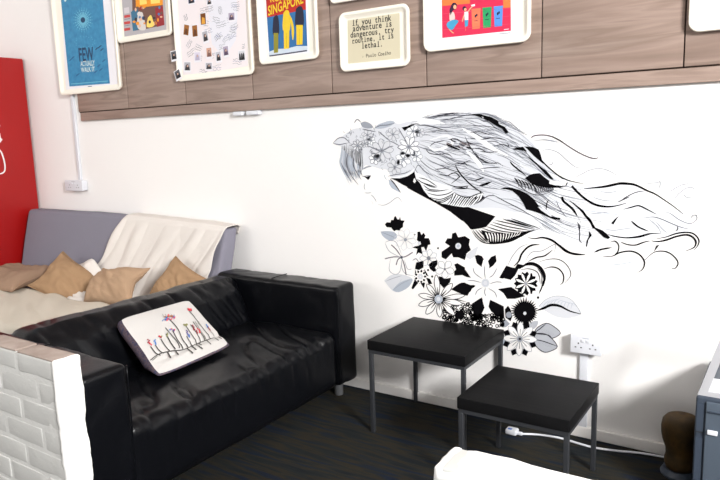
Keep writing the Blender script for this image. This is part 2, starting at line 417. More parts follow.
h.stroke(t6((275, 145), (330, 215), (400, 265), (480, 280), (560, 255)), .8, ink2, 8)
h.poly(t6((165, 230), (200, 218), (250, 220), (320, 240), (380, 270), (430, 310), (470, 365), (490, 400), (560, 450), (645, 463), (640, 478), (590, 475), (500, 435), (430, 410), (370, 395), (350, 350), (310, 290), (260, 247), (210, 234)), ink, 8)
h.poly(t6((463, 372), (500, 385), (580, 440), (560, 450), (490, 402)), wash, 9)
h.poly(t6((0, 205), (50, 180), (100, 170), (60, 198), (20, 210)), ink, 8); h.poly(t6((0, 330), (40, 300), (10, 270)), ink2, 8)
h.poly(t6((0, 250), (25, 275), (0, 300)), ink, 8)
h.stroke(t9((178, 213), (186, 245), (220, 275), (265, 315), (300, 368)), 2.3, ink, 8, (0, .2)); h.stroke(t9((305, 372), (330, 425)), 1.2, ink, 8)
h.stroke(t9((238, 245), (290, 285), (340, 330), (370, 370), (400, 400), (432, 465)), 2.3, ink, 8, (.4, 0))
h.poly(t10((190, 0), (215, 8), (252, 48), (285, 100), (340, 122), (380, 153), (402, 180), (386, 192), (350, 178), (310, 140), (272, 105), (240, 60)), ink, 8)
h.stroke(t9((256, 128), (310, 185), (370, 235), (440, 275), (520, 292), (600, 288), (690, 265)), 2.2, ink, 8, (0, .4))
h.stroke(t9((355, 148), (430, 142), (520, 132), (600, 115), (640, 107))+t11((50, 188), (110, 195), (160, 215), (220, 245), (280, 270), (350, 315), (430, 370), (505, 430)), 2.5, ink, 8, (.2, .6))
for pts, w, m_ in ((t11((0, 330), (60, 290), (130, 258), (200, 247)), .9, ink2), (t11((0, 358), (55, 345)), 1.2, ink), (t11((25, 395), (90, 378), (150, 365), (210, 390), (295, 435)), 1.3, ink),
        (t11((340, 285), (420, 240), (480, 205), (540, 190), (560, 200)), .8, pale), (t11((420, 340), (470, 270), (540, 222), (590, 225), (600, 245)), .8, pale), (t11((505, 270), (540, 300), (590, 290)), .7, pale),
        (t11((170, 190), (240, 185), (300, 180), (322, 172), (318, 215), (280, 245)), .8, pale), (t11((570, 470), (580, 445), (610, 440), (620, 470)), .7, pen),
        (t9((50, 320), (55, 270), (70, 238)), 1.0, ink), (t9((620, 258), (670, 235), (720, 212)), 1.0, ink2), (t9((665, 315), (720, 300)), 1.2, ink), (t9((130, 240), (160, 310), (215, 380)), .7, pen), (t9((300, 420), (320, 450), (315, 480)), .9, ink2),
        (t10((0, 238), (40, 275), (100, 305), (205, 317)), 1.6, ink), (t10((140, 50), (158, 130), (158, 200), (180, 225)), .9, ink2), (t10((275, 298), (330, 275), (415, 260)), 1.7, ink), (t10((400, 218), (440, 208), (470, 240), (465, 290), (440, 315)), 1.2, ink),
        (t10((345, 330), (420, 328), (480, 300), (560, 288), (620, 305), (660, 340), (678, 385), (660, 435), (620, 460)), 1.5, ink), (t10((490, 215), (540, 235), (600, 240), (660, 220), (710, 205)), 1.2, ink), (t10((385, 155), (450, 172), (540, 182), (640, 175), (720, 155)), 1.2, ink),
        (t10((570, 45), (620, 90), (710, 130)), 1.4, ink), (t10((350, 110), (430, 122), (520, 110), (600, 100)), .7, pale), (t10((680, 355), (720, 325)), .9, ink2), (t10((400, 400), (500, 390), (620, 365)), .7, wash2),
        (t12((0, 218), (80, 220), (160, 208), (230, 190), (330, 185)), 1.3, ink), (t12((252, 245), (300, 252), (370, 240), (450, 212), (530, 198), (580, 215), (608, 255), (590, 300), (520, 330)), 1.9, ink), (t12((290, 230), (370, 215), (450, 188), (530, 178), (590, 190), (630, 235), (625, 280), (590, 325)), 1.5, ink),
        (t12((10, 258), (60, 275), (130, 280), (200, 255), (250, 245)), 1.1, ink), (t12((200, 400), (270, 340), (340, 328), (400, 345), (450, 390), (465, 430), (440, 468), (410, 462)), 1.2, ink), (t12((95, 88), (150, 135), (230, 170)), 1.4, ink),
        (t12((190, 62), (270, 55), (340, 75), (420, 110), (500, 140), (570, 155)), .9, pen), (t12((350, 22), (400, 25), (480, 80), (560, 108), (610, 80), (610, 45), (570, 60)), .7, pen), (t12((460, 130), (462, 155), (445, 165)), 1, ink2),
        (t12((230, 70), (300, 130), (330, 185)), .6, pale), (t12((280, 80), (340, 150), (380, 185)), .6, pale), (t12((360, 300), (440, 270), (500, 250)), .7, wash2), (t9((400, 350), (470, 345), (560, 335)), .7, pale), (t9((480, 170), (560, 180), (640, 160)), .6, pale), (t9((420, 215), (500, 240), (600, 250)), .6, pale)):
    h.stroke(pts, w, m_, 8)
h.poly(t9((570, 425), (600, 392), (632, 366), (610, 400), (588, 436)), ink, 8); h.poly(t10((232, 125), (256, 160), (228, 200), (216, 255), (208, 250), (214, 205), (232, 170)), ink, 8)
h.poly(t12((272, 335), (290, 285), (318, 276), (300, 300)), ink, 8)
# black behind the neck and the striped underside of the hair
h.poly(t2((525, 145), (570, 165), (610, 190), (660, 215))+t4((60, 222), (120, 255), (200, 298), (290, 345), (400, 410), (490, 480))+t7((30, 170), (60, 200), (85, 232), (100, 236), (170, 225), (210, 215), (255, 165), (285, 130), (270, 125))
       +t4((545, 375), (510, 378), (440, 368), (375, 355), (340, 350), (290, 330), (230, 290), (190, 240), (165, 190), (130, 150), (118, 90), (100, 105), (60, 130), (0, 147)), ink, 8)
h.poly(t4((112, 150), (120, 145), (130, 170), (118, 185), (106, 172)), pw, 9)
h.poly(t4((118, 95), (200, 130), (300, 215), (430, 240), (430, 262), (375, 352), (340, 348), (290, 328), (230, 290), (190, 240), (160, 180), (130, 150)), colour('hair_light', 0, 0, 0), 9)
for pts in (t4((135, 150), (180, 180), (240, 200), (300, 218)), t4((150, 140), (220, 160), (300, 212)), t4((165, 170), (230, 205), (290, 222)), t4((200, 235), (280, 250), (390, 236)), t4((215, 262), (300, 282), (380, 270), (430, 242)),
            t4((240, 298), (320, 315), (400, 285), (430, 262)), t4((190, 200), (240, 235), (320, 240)), t4((265, 320), (330, 328), (410, 290)), t4((290, 335), (350, 335), (420, 290))):
    h.stroke(pts, .9, ink, 10)
h.poly(t4((430, 255), (480, 285), (550, 297), (620, 272), (668, 265), (650, 310), (600, 350), (545, 375), (510, 376), (440, 368), (375, 355)), colour('hair_light', 0, 0, 0), 9)
for k in range(11):
    x0, y0 = 430+20*k, 262+min(30, 10*k); x1 = 376+19*k; h.stroke(t4((x0, y0), ((x0+x1)/2+4, 320), (x1, 358+min(12, 4*k)-max(0, k-8)*4)), 1.1 if k % 2 else .75, ink, 10, (.1, .3))
for pts in (t4((620, 275), (600, 320), (560, 366)), t4((645, 275), (630, 315), (590, 360)), t4((665, 280), (650, 320), (610, 350)), t4((430, 255), (480, 285), (550, 297), (620, 272), (660, 265)), t4((410, 190), (460, 150), (476, 130), (440, 102), (370, 130)), t4((420, 215), (500, 214), (550, 206)), t4((440, 225), (520, 228), (545, 212))):
    h.stroke(pts, 1.0, ink, 10)
h.stroke(t4((440, 30), (470, 90), (520, 150), (590, 215), (672, 268)), 1.3, ink, 11); h.stroke(t4((605, 163), (640, 150), (672, 140)), 1.2, ink, 10); h.stroke(t4((635, 207), (690, 190), (725, 178)), 1.8, ink, 10)
h.stroke(t4((118, 90), (150, 40), (200, 90), (270, 130)), .8, pen, 10)
for pts in (t7((285, 162), (420, 192), (600, 236)), t7((262, 178), (400, 215), (560, 242)), t7((240, 192), (380, 235), (520, 252)), t7((215, 212), (330, 248), (450, 262)), t7((180, 225), (270, 254), (370, 268)), t7((380, 155), (480, 185), (600, 226)), t7((410, 148), (500, 180), (620, 220)), t7((340, 150), (430, 178), (560, 214))):
    h.stroke(pts, 1.0, ink, 9)
h.poly(t7((170, 240), (270, 262), (380, 268), (500, 255), (600, 236), (520, 278), (430, 322), (340, 347), (240, 345), (200, 310)), ink, 8)
for k in range(13):
    x = 205+24*k; sl = 20-5*k
    h.stroke(t7((x, 258+2*min(k, 5)-5*max(0, k-7)), (x+sl*.5+6, 290-5*max(0, k-8)), (x+sl+4, 334-7*max(0, k-5))), 1.25-.05*k, pw, 9, (.1, .3), 3)
for pts in (t7((105, 240), (150, 295), (205, 338)), t7((125, 238), (180, 300), (225, 340)), t7((150, 238), (200, 290), (250, 338)), t7((95, 245), (140, 305), (200, 342), (290, 348), (400, 332), (480, 295), (560, 255), (640, 228)), t7((590, 205), (640, 228)), t7((630, 205), (668, 238)), t7((660, 202), (700, 238)), t7((690, 205), (720, 230)), t7((600, 215), (660, 240))):
    h.stroke(pts, 1.0, ink, 9)
h.stroke(ta((265, 100), (320, 108), (380, 100), (450, 118), (510, 160), (570, 210), (640, 235), (720, 238)), 2.0, ink, 9, (.4, .3))
h.build('hair', mural)

# --- face
f = Flat(1, 0)
f.poly(t2((312, 132), (335, 134), (368, 124), (356, 150), (345, 160), (335, 150)), ink, 3); f.stroke(t2((300, 132), (330, 128), (368, 124)), .8, pen, 4)
f.stroke(t2((300, 75), (340, 55), (385, 46)), 1.6, pale, 3)
for pts in (t2((320, 185), (314, 215), (322, 240)), t2((318, 262), (345, 264), (372, 260)), t2((368, 278), (392, 300), (412, 335)), t2((425, 355), (470, 362), (520, 340), (560, 308), (590, 303), (616, 336)), t2((480, 115), (478, 135), (495, 158)), t2((375, 330), (385, 355))):
    f.stroke(pts, .7, wash2 if pts[0][0] > 378 and pts[0][1] < 185 else pale, 3)
for k in range(34):
    u = k/33; x0 = 131+u*165; 
    p0 = (325+x0/8, 146+rn.uniform(-4, 6)-u*4); p2 = (325+(205+u*75)/8+rn.uniform(-2, 2), 181-u*6+rn.uniform(-4, 4)); mx = (325+(x0-8+u*20)/8, 165)
    f.stroke([p0, ((p0[0]+mx[0])/2, 156), mx, p2], rn.uniform(.6, 1.6), rn.choice([wash, wash, wash2, wash2, pale, mid]), 2+k % 3)
for pts in (t2((175, 0), (180, 60), (215, 130), (268, 200)), t2((130, 20), (160, 90), (212, 172)), t2((225, 0), (235, 60), (262, 110), (292, 158)), t2((280, 10), (280, 70), (300, 130)), t1((190, 345), (172, 400), (180, 470)), t1((240, 340), (225, 420), (235, 470))):
    f.stroke(pts, .9, pen, 6)
f.poly(t2((508, 155), (545, 175), (607, 262), (570, 245), (535, 225), (515, 195)), wash2, 3); f.stroke(t2((520, 150), (560, 195), (607, 262)), 1.1, ink2, 4)
f.build('face', mural)

# --- crown of flowers
c = Flat(1, 0)
c.poly(t1((125, 290), (70, 265), (130, 215), (180, 180), (230, 150), (290, 140), (300, 95), (350, 105), (385, 150), (430, 110), (540, 90), (590, 110), (720, 70), (740, 150), (760, 300), (770, 420), (740, 480))+t2((690, 105), (640, 135), (570, 150), (525, 130), (500, 80), (440, 70), (330, 40), (290, 60)), colour('crown_wash', 208, 211, 217), 4, 3)
def petals(fl, c0, r0, r1, n, wid, fill, edge, lay, rot=0, sq=1.0, ew=.5):
    for k in range(n):
        a = rot+k*2*math.pi/n; ca, sa = math.cos(a), math.sin(a); pts = []
        for (u, v) in ((0, .12), (.35, .75), (.65, 1), (.88, .6), (1, 0), (.88, -.6), (.65, -1), (.35, -.75), (0, -.12)):
            r = r0+(r1-r0)*u; pts.append((c0[0]+r*ca-v*wid*sa, c0[1]+(r*sa+v*wid*ca)*sq))
        if fill: fl.poly(pts, fill, lay)
        if edge: fl.stroke(pts, ew, edge, lay+1, (0, 0), 2)
lt = colour('crown_light', 232, 234, 237)
def bloom(px, py, r, n, m1, m2, rot):
    petals(c, (px, py), r*.15, r, n, r*1.9/n, m1, m2, 5, rot); c.disc((px, py), r*.2, r*.2, mid, 8, 10); c.disc((px, py), r*.1, r*.1, pen, 9, 8)
for (x, y, r, n) in ((455, 325, 12, 8), (262, 285, 6, 8), (545, 195, 7, 7), (672, 295, 11, 9), (560, 455, 8, 7), (705, 170, 7, 7), (628, 395, 8, 6), (370, 245, 4.5, 6), (340, 200, 6, 6), (400, 390, 6, 6), (760, 180, 5, 6), (735, 370, 6, 6), (320, 270, 4, 6)):
    bloom(325+x/8, 110+y/8, r, n, rn.choice([lt, wash, lt]), rn.choice([pale, pen, mid]), rn.uniform(0, 1))
for pts in (t1((65, 265), (110, 225), (160, 225), (205, 270)), t1((65, 267), (120, 275), (190, 262)), t1((235, 105), (260, 75), (290, 100)), t1((390, 150), (440, 125), (500, 120), (560, 105)), t1((300, 155), (360, 165), (410, 175)), t1((340, 285), (400, 310), (450, 335)), t1((460, 330), (520, 295), (550, 290)), t1((430, 170), (470, 205), (530, 255)),
            t1((590, 145), (620, 200), (665, 270)), t1((600, 290), (550, 260), (520, 250)), t1((455, 330), (440, 420)), t1((500, 410), (460, 440))):
    c.stroke(pts, .9, pen, 9)
for pts in (t1((148, 172), (158, 182)), t1((205, 150), (212, 178)), t1((280, 140), (284, 165)), t1((305, 150), (350, 160)), t1((385, 135), (400, 165)), t1((430, 175), (440, 205)), t1((340, 270), (350, 300)), t1((470, 200), (500, 235)), t1((400, 120), (410, 145))):
    c.stroke(pts, 1.3, ink2, 9)
c.poly(t1((285, 105), (320, 92), (365, 110), (385, 140), (340, 148), (300, 135)), mid, 6, 3); c.poly(t1((395, 145), (440, 112), (520, 85), (560, 100), (520, 130), (450, 150)), wash2, 6, 3)
for k in range(7): c.stroke(t1((410+20*k, 140-5*k), (425+20*k, 120-4*k)), .5, pen, 9)
c.poly(t1((615, 140), (665, 128), (720, 118), (660, 150), (640, 168)), ink, 9); c.stroke(t1((665, 128), (720, 112), (760, 115)), 1, ink2, 9)
c.stroke(t1((590, 110), (660, 85), (730, 75), (800, 78), (900, 95), (960, 110)), 3.2, colour('crown_light', 0, 0, 0), 9); 
for k in range(70):
    x, y = rn.uniform(150, 720), rn.uniform(150, 470)
    if y > 330 and x < 380: continue
    c.stroke(t1((x, y), (x+rn.uniform(-14, 14), y+rn.uniform(4, 16)), (x+rn.uniform(-18, 18), y+rn.uniform(14, 26))), rn.uniform(.4, .8), rn.choice([pale, pen, mid]), 10, n=3)
c.stroke(t2((525, 142), (580, 138), (640, 125), (690, 100), (725, 60)), 1.4, colour('crown_light', 0, 0, 0), 10); c.stroke(t2((505, 130), (560, 118), (640, 105), (690, 80)), .9, pen, 10)
for k in range(9): c.stroke(t2((540+18*k, 128-4*k), (552+18*k, 108-5*k)), .5, pale, 10)
c.build('flower_crown', mural)

# --- flowers and leaves beneath
def part(name, fn):
    fl = Flat(1, 0); fn(fl); return fl.build(name, mural)
def _(fl):
    fl.poly(td((80, 155), (95, 138), (125, 140), (130, 120), (150, 120), (155, 95), (165, 88), (180, 115), (195, 115), (200, 95), (208, 122), (238, 125), (225, 150), (225, 175), (205, 190), (200, 205), (170, 200), (155, 210), (140, 195), (130, 180), (95, 178)), ink, 4)
part('flower', _)
def _(fl):
    fl.poly(td((45, 212), (90, 208), (150, 215), (175, 240), (170, 265), (130, 285), (95, 275), (60, 245)), wash2, 3, 3); fl.stroke(td((50, 215), (110, 240), (165, 262)), .7, mid, 4)
    for k in range(5): fl.stroke(td((70+20*k, 225+8*k), (90+18*k, 212+5*k)), .4, mid, 4)
part('leaf', _)
def _(fl):
    petals(fl, (405.5, 239.5), 1.2, 11, 8, 2.8, None, wash, 3, .2); fl.disc((405.5, 239.7), 1.5, 1.6, mid, 5); fl.stroke(td((255, 275), (330, 270)), .5, pale, 4); fl.stroke(td((240, 280), (160, 268)), .5, pale, 4)
part('flower', _)
def _(fl):
    fl.poly(td((340, 215), (360, 212), (372, 240), (390, 222), (405, 245), (395, 265), (430, 265), (440, 285), (445, 315), (425, 320), (410, 370), (390, 335), (370, 340), (382, 395), (350, 380), (330, 400), (340, 350), (300, 340), (320, 330), (350, 325), (370, 310), (335, 280), (340, 250)), ink, 4)
    fl.poly(td((340, 295), (365, 292), (368, 315), (345, 325)), wash, 5); fl.disc(td((318, 238))[0], .9, .6, ink, 4)
part('flower', _)
def _(fl):
    c0 = td((213, 418))[0]
    for a, b_ in (((130, 318), (170, 355)), ((302, 378), (250, 410)), ((170, 480), (185, 435)), ((80, 430), (150, 415)), ((250, 560), (235, 480))): fl.stroke([td(a)[0], td(b_)[0], c0], 1.1, colour('petal_line', 110, 104, 112), 4, (0, .3))
    for pts in (td((80, 300), (120, 285), (170, 300), (215, 400)), td((80, 300), (115, 370), (200, 415)), te((125, 30), (115, 120), (160, 155), (200, 130), (215, 30)), te((235, 40), (260, 110), (300, 110)), te((215, 30), (215, 100), (245, 150), (310, 165))): fl.stroke(pts, .6, pale, 3)
    fl.disc(c0, 1.5, 1.6, M['pencil'], 5, 10); fl.disc(c0, .6, .6, ink, 6, 8)
part('flower', _)
def _(fl):
    fl.poly(te((75, 205), (130, 160), (215, 155), (300, 190), (270, 250), (190, 295), (135, 280)), wash, 2, 3); fl.poly(te((140, 280), (200, 220), (300, 190), (270, 255), (190, 297)), wash2, 3, 3)
    for pts in (te((85, 210), (150, 185), (215, 165)), te((150, 275), (220, 225), (290, 195)), te((180, 240), (215, 195))): fl.stroke(pts, .6, pale, 4)
part('leaf', _)
def _(fl):
    fl.poly(th((225, 128), (232, 115), (245, 115), (247, 100), (258, 97), (265, 112), (285, 108), (300, 118), (297, 135), (303, 150), (290, 160), (285, 180), (265, 172), (250, 172), (245, 160), (228, 178), (215, 172), (215, 155), (230, 145), (240, 138)), ink, 4)
    fl.disc(th((265, 138))[0], 2.9, 3.1, wash, 5); fl.disc(th((265, 138))[0], 1.5, 1.6, wash2, 6)
part('flower', _)
def _(fl):
    petals(fl, td((430, 425))[0], 1, 9, 7, 2.6, None, wash2, 3, .4); fl.disc(td((430, 425))[0], 1.8, 2.1, mid, 4); fl.disc(td((505, 345))[0], .9, 1, ink, 4)
part('flower', _)
def _(fl):
    petals(fl, te((560, 113))[0], .6, 9.5, 5, 3.2, pw, pale, 6, .3); fl.disc(te((560, 113))[0], 1.1, 1.2, pen, 8)
    for a in ((575, 40), (500, 100), (640, 95), (600, 160)): fl.stroke([te((560, 113))[0], te(a)[0]], .5, pen, 8)
part('flower', _)
for k, pts in enumerate((te((430, 75), (460, 50), (500, 40), (500, 75), (480, 100), (495, 125), (470, 135), (440, 110)), te((510, 170), (540, 175), (570, 190), (610, 180), (600, 220), (550, 265), (520, 230)), te((635, 75), (660, 65), (720, 100), (720, 150), (680, 160), (635, 165), (655, 130)))):
    part('leaf', lambda fl: fl.poly(pts, ink, 4))
def _(fl):
    for pts in (te((330, 60), (390, 45), (388, 100), (350, 120), (320, 110)), te((320, 190), (345, 225), (305, 275), (292, 265)), te((410, 180), (440, 190), (458, 230), (430, 235)), te((365, 225), (402, 220), (392, 268)), te((320, 110), (335, 150), (322, 180)), te((395, 110), (430, 170), (400, 160))): fl.poly(pts, ink, 4)
    c0 = te((365, 172))[0]; fl.disc(c0, 5.6, 6.6, pw, 5); 
    for k in range(9): a = k*.7; fl.disc((c0[0]+4.5*math.cos(a), c0[1]+5.4*math.sin(a)), 1.1, 1.2, ink, 6, 10)
    for k in range(18): a = k*.35; fl.disc((c0[0]+5.8*math.cos(a), c0[1]+6.9*math.sin(a)), .35, .4, ink2, 6, 6)
    petals(fl, c0, .4, 3.2, 6, 1.1, wash, None, 7); fl.disc(te((425, 120))[0], 1, 1.1, ink, 4); fl.disc(te((458, 172))[0], 1, 1.1, ink, 4); fl.stroke(te((300, 45), (330, 30), (355, 65)), .8, pen, 6)
part('flower', _)
def _(fl):
    c0 = te((510, 352))[0]
    for k, (dx, dy, w) in enumerate(((-20, -195, 22), (110, -125, 24), (210, -30, 20), (190, 40, 22), (130, 130, 22), (10, 145, 22), (-100, 120, 26), (-160, 50, 24), (-160, -35, 22), (-95, -120, 20))):
        L = math.hypot(dx, dy)/8; a = math.atan2(dy, dx)
        petals(fl, c0, 2, L, 1, w/8, pw, ink2, 6, a, 1, .7); fl.stroke([(c0[0]+4.2*math.cos(a), c0[1]+4.2*math.sin(a)), (c0[0]+min(L*.62, 12)*math.cos(a), c0[1]+min(L*.62, 12)*math.sin(a))], 1.6, ink, 8, (0, .4))
    fl.disc(c0, 4, 4.4, wash2, 9); fl.disc(c0, 2, 2.2, colour('crown_wash', 0, 0, 0), 10)
part('flower', _)
part('leaf', lambda fl: fl.poly(tf((50, 355), (110, 310), (160, 300), (245, 325), (215, 350), (185, 405), (130, 390)), ink, 5, 2))
def _(fl):
    for pts in (tf((240, 85), (265, 78), (295, 88), (318, 125), (300, 180), (255, 145)), tf((343, 130), (370, 95), (407, 80), (413, 130), (385, 165), (350, 190)), tf((435, 262), (490, 165), (540, 180), (592, 185), (560, 245), (520, 285)), tf((425, 352), (530, 335), (642, 410), (560, 430), (490, 430), (455, 390)),
                tg((335, 150), (380, 120), (415, 100), (442, 170), (420, 220), (380, 272), (348, 230)), tg((482, 118), (530, 140), (590, 170), (597, 272), (530, 242), (490, 210), (468, 170)), tf((75, 210), (100, 185), (80, 155), (120, 165), (165, 200), (208, 262), (170, 255), (140, 240), (75, 245))): fl.poly(pts, ink, 5)
    c0 = tf((325, 303))[0]
    for dx, dy, w in ((0, -205, 38), (160, -195, 46), (225, -5, 42), (180, 165, 46), (8, 215, 36), (-155, 155, 48), (-175, -15, 34), (-165, -155, 46)):
        petals(fl, c0, 1, math.hypot(dx, dy)/8, 1, w*.8/8, pw, None, 6, math.atan2(dy, dx))
    for pts in (tf((225, 178), (240, 225), (300, 270)), tf((320, 160), (318, 220), (325, 270)), tf((420, 180), (385, 240), (355, 260)), tf((460, 298), (410, 295), (360, 310)), tf((415, 420), (400, 380), (350, 345)), tf((330, 410), (318, 380), (325, 340)), tf((243, 400), (260, 365), (300, 340)), tf((180, 285), (230, 285), (290, 300))):
        fl.stroke(pts, .8, pen, 8)
    fl.disc(c0, 4.2, 4.4, wash, 9)
    for k in range(14): a = k*.45; fl.disc((c0[0]+2.6*math.cos(a), c0[1]+2.8*math.sin(a)), .5, .5, wash2, 10, 6)
part('flower', _)
def burst(fl, c0, r, r2, n, m_, lay):
    fl.poly([(c0[0]+(r if k % 2 else r2)*math.cos(k*math.pi/n), c0[1]+(r if k % 2 else r2)*math.sin(k*math.pi/n)) for k in range(2*n)], m_, lay)
def _(fl):
    c0 = tf((648, 308))[0]; burst(fl, c0, 12.2, 10, 15, ink, 5); petals(fl, c0, .8, 11, 8, 1.25, pw, None, 6, .39); fl.disc(c0, 1.2, 1.3, mid, 8)
part('flower', _)
def _(fl):
    c0 = tb((240, 255))[0]; r_ = random.Random(4); P_ = []
    for k in range(64): a = k*math.pi/32; r = (r_.uniform(12.5, 16.5) if k % 2 else 10.2); P_.append((c0[0]+r*math.cos(a), c0[1]+r*.95*math.sin(a)))
    fl.poly(P_, ink, 7); fl.disc(tb((240, 266))[0], 1.6, 1.7, wash, 8)
part('flower', _)
def _(fl):
    c0 = tc((240, 230))[0]
    for k in range(8):
        a = k*math.pi/4+.42; ca, sa = math.cos(a), math.sin(a); r = 14.6
        q = [(c0[0]+ca*(r+u*3.6)-sa*v*3.4, c0[1]+sa*(r+u*3.6)+ca*v*3.4) for u, v in ((-1.2, 0), (0, 1), (1, 0), (0, -1))]
        fl.poly(q, ink, 7)
    for k in range(8):
        a = k*math.pi/4+.05; petals(fl, c0, 1, 17, 1, 3.1, pw, pale, 8, a); 
        a += .0; fl.stroke([(c0[0]+3*math.cos(a), c0[1]+3*math.sin(a)), (c0[0]+10*math.cos(a), c0[1]+10*math.sin(a))], 2.4, ink2 if k % 2 else ink, 10)
    fl.disc(c0, 2.8, 3, mid, 11); fl.disc(c0, 1.3, 1.4, ink2, 12)
part('flower', _)
def _(fl):
    fl.poly(tb((350, 210), (400, 160), (470, 130), (540, 130), (600, 150), (650, 200), (690, 270), (620, 300), (560, 305), (480, 290), (400, 245)), wash, 2, 3)
    for k in range(9): fl.stroke(tb((380+28*k, 225-3*k+max(0, k-4)*9), (400+28*k, 190-8*k+max(0, k-3)*12), (440+27*k, 160-4*k+max(0, k-3)*18)), .45, wash2, 4)
    fl.stroke(tb((350, 212), (400, 160), (470, 130), (540, 130), (600, 150), (650, 200), (690, 270)), .5, pale, 4, (0, 0)); fl.stroke(tb((330, 245), (390, 225), (450, 200), (520, 208), (600, 248), (690, 272)), 2.6, ink, 6, (.2, .5))
part('leaf', _)
for P_, mids in ((tc((355, 180), (380, 140), (450, 105), (510, 130), (565, 185), (500, 225), (470, 200), (380, 190)), ((355, 180), (400, 150), (450, 108))), (tc((355, 262), (360, 200), (400, 185), (470, 205), (540, 290), (480, 330), (430, 335), (380, 300)), ((360, 235), (430, 250), (540, 290)))):
    def _(fl):
        fl.poly(P_, colour('leaf_grey', 172, 175, 182), 5, 2); fl.stroke(list(P_)+[P_[0]], .8, ink2, 7, (0, 0), 3); fl.stroke(tc(*mids), .9, ink2, 7)
        cx, cy = sum(p[0] for p in P_)/len(P_), sum(p[1] for p in P_)/len(P_)
        for k in range(7): fl.stroke([(cx-6+k*1.9, cy-3+k*.6), (cx-3+k*1.9, cy+2+k*.5)], .4, pen, 6)
    part('leaf', _)
for nm, pts, m_, lay, sm in (('leaf', tc((310, 130), (330, 95), (385, 88), (375, 130), (340, 155)), colour('leaf_grey', 0, 0, 0), 5, 2), ('leaf', tc((90, 90), (120, 70), (160, 110), (130, 135), (95, 140)), mid, 4, 0),
        ('leaf', tb((80, 235), (105, 205), (125, 235), (140, 290), (125, 330), (85, 300)), ink, 5, 0), ('leaf', tc((190, 130), (215, 90), (235, 150), (220, 180)), ink, 6, 0), ('leaf', tc((270, 80), (310, 100), (320, 150), (290, 160)), ink, 6, 0),
        ('leaf', tc((85, 150), (130, 230), (120, 280), (90, 285)), wash2, 4, 0), ('leaf', tf((160, 90), (215, 40), (270, 5), (240, 90), (200, 115)), wash, 3, 0)):
    part(nm, lambda fl: fl.poly(pts, m_, lay, sm))
part('bud', lambda fl: fl.disc(tc((152, 38))[0], 2.9, 3.1, mid, 8)); part('bud', lambda fl: fl.disc(tb((345, 140))[0], 1.2, 1.3, ink, 5))
def _(fl):
    r_ = random.Random(8)
    fl.poly(tg((150, 150), (320, 145), (345, 240), (420, 230), (590, 280), (600, 420), (420, 420), (150, 330), (85, 280)), pw, 4)
    for k in range(260):
        x, y = r_.uniform(110, 590), r_.uniform(150, 330)
        if x > 345 and y < 235: continue
        if x < 200 and y < 170: continue
        rx, ry = r_.uniform(.9, 2.1), r_.uniform(.8, 1.7); c0 = tg((x, y))[0]
        fl.stroke([(c0[0]+rx*math.cos(a), c0[1]+ry*math.sin(a)) for a in (0, 1.05, 2.1, 3.15, 4.2, 5.25, 6.28)], .95, ink, 5, (0, 0), 2)
    c0 = tg((240, 240))[0]; burst(fl, c0, 6.5, 4, 7, ink, 6)
    for pts in (tg((150, 85), (200, 110), (290, 135)), tg((180, 90), (250, 95), (280, 75)), tg((220, 105), (260, 90))): fl.stroke(pts, .8, ink, 5)
    for k in range(5): fl.stroke(tg((95+9*k, 190), (100+9*k, 290)), .5, ink2, 5)
part('blossom_cluster', _)
def _(fl):
    for pts, w, m_ in ((ta((150, 330), (190, 290), (215, 230), (260, 180), (310, 158), (358, 158)), 1.9, ink), (ta((265, 292), (330, 260), (400, 245), (462, 198)), 1.4, ink), (ta((100, 330), (140, 250), (200, 180), (270, 150)), .6, pen), (ta((245, 290), (290, 220), (380, 205), (482, 155), (470, 230)), .6, pen),
            (ta((215, 340), (250, 315), (300, 310), (350, 332), (385, 378), (397, 430), (385, 490)), 3.4, ink), (ta((205, 358), (270, 350), (330, 370), (355, 410), (362, 475)), .9, ink2), (ta((340, 300), (420, 275), (500, 273), (560, 303), (600, 360), (603, 410), (555, 467)), .8, ink2), (ta((392, 352), (450, 335), (510, 350), (548, 400), (545, 455), (522, 478)), 1.3, ink),
            (tb((385, 0), (378, 50), (352, 110)), 1.3, ink), (ta((340, 345), (375, 400), (372, 470)), .8, ink2)):
        fl.stroke(pts, w, m_, 6)
    fl.poly(ta((180, 310), (160, 345), (200, 352), (240, 322)), ink, 4)
part('scroll_leaves', _)

# ------------------------------------------------------------------ black leather sofa, square to the back wall
SX0, SX1, SYF, SYN, SH = 1.60, 2.54, -.092, -1.842, .68
t = thing('sofa', 'black leather two-seat sofa with boxy arms standing against the mural wall', 'sofa', ((SX0+SX1)/2, (SYF+SYN)/2, 0))
def ridge(x, sharp=2.0): return (1-abs(noise.noise(x)))**sharp
def wr_back(p, n):
    w = 0
    if n.x > .2 and p.z > .42:
        q = Vector((p.y*7+p.z*4.5, p.z*1.6, 1.3)); w += -.024*max(0, ridge(q, 4)-.35)
        e = min(1, max(0, (p.y+.62)/.3)); q2 = Vector((p.y*15+p.z*9, p.z*2, 5.1)); w += -.036*e*max(0, ridge(q2, 3)-.35)
        w += .018*fbm((p.y*2.2, p.z*2, 4), 1, 2)
    if n.z > .3: w += .006*fbm((p.y*5, p.x*5, 2), 1, 2)-.008*max(0, ridge(Vector((p.y*9+p.x*4, p.x*2, 8)), 5)-.4)
    return n*w
b = MB()
b.rbox((SX0, SYN+.012, .1), (SX0+.2, SYF-.012, SH-.03), .04, M['leather'], (4, 130, 26), disp=wr_back)
def wr_pad(p, n):
    zz = (p.z-.4)/.26; d = wr_back(p, n)
    lean = Vector((.075*(1-max(0, min(1, zz))), 0, 0)) if n.x > -.5 else Vector((0, 0, 0))
    return d+lean
b.rbox((SX0+.012, SYN+.19, .36), (SX0+.258, SYF-.172, SH+.003), .085, M['leather'], (6, 140, 30), disp=wr_pad)
b.build('backrest', t, smooth=True)
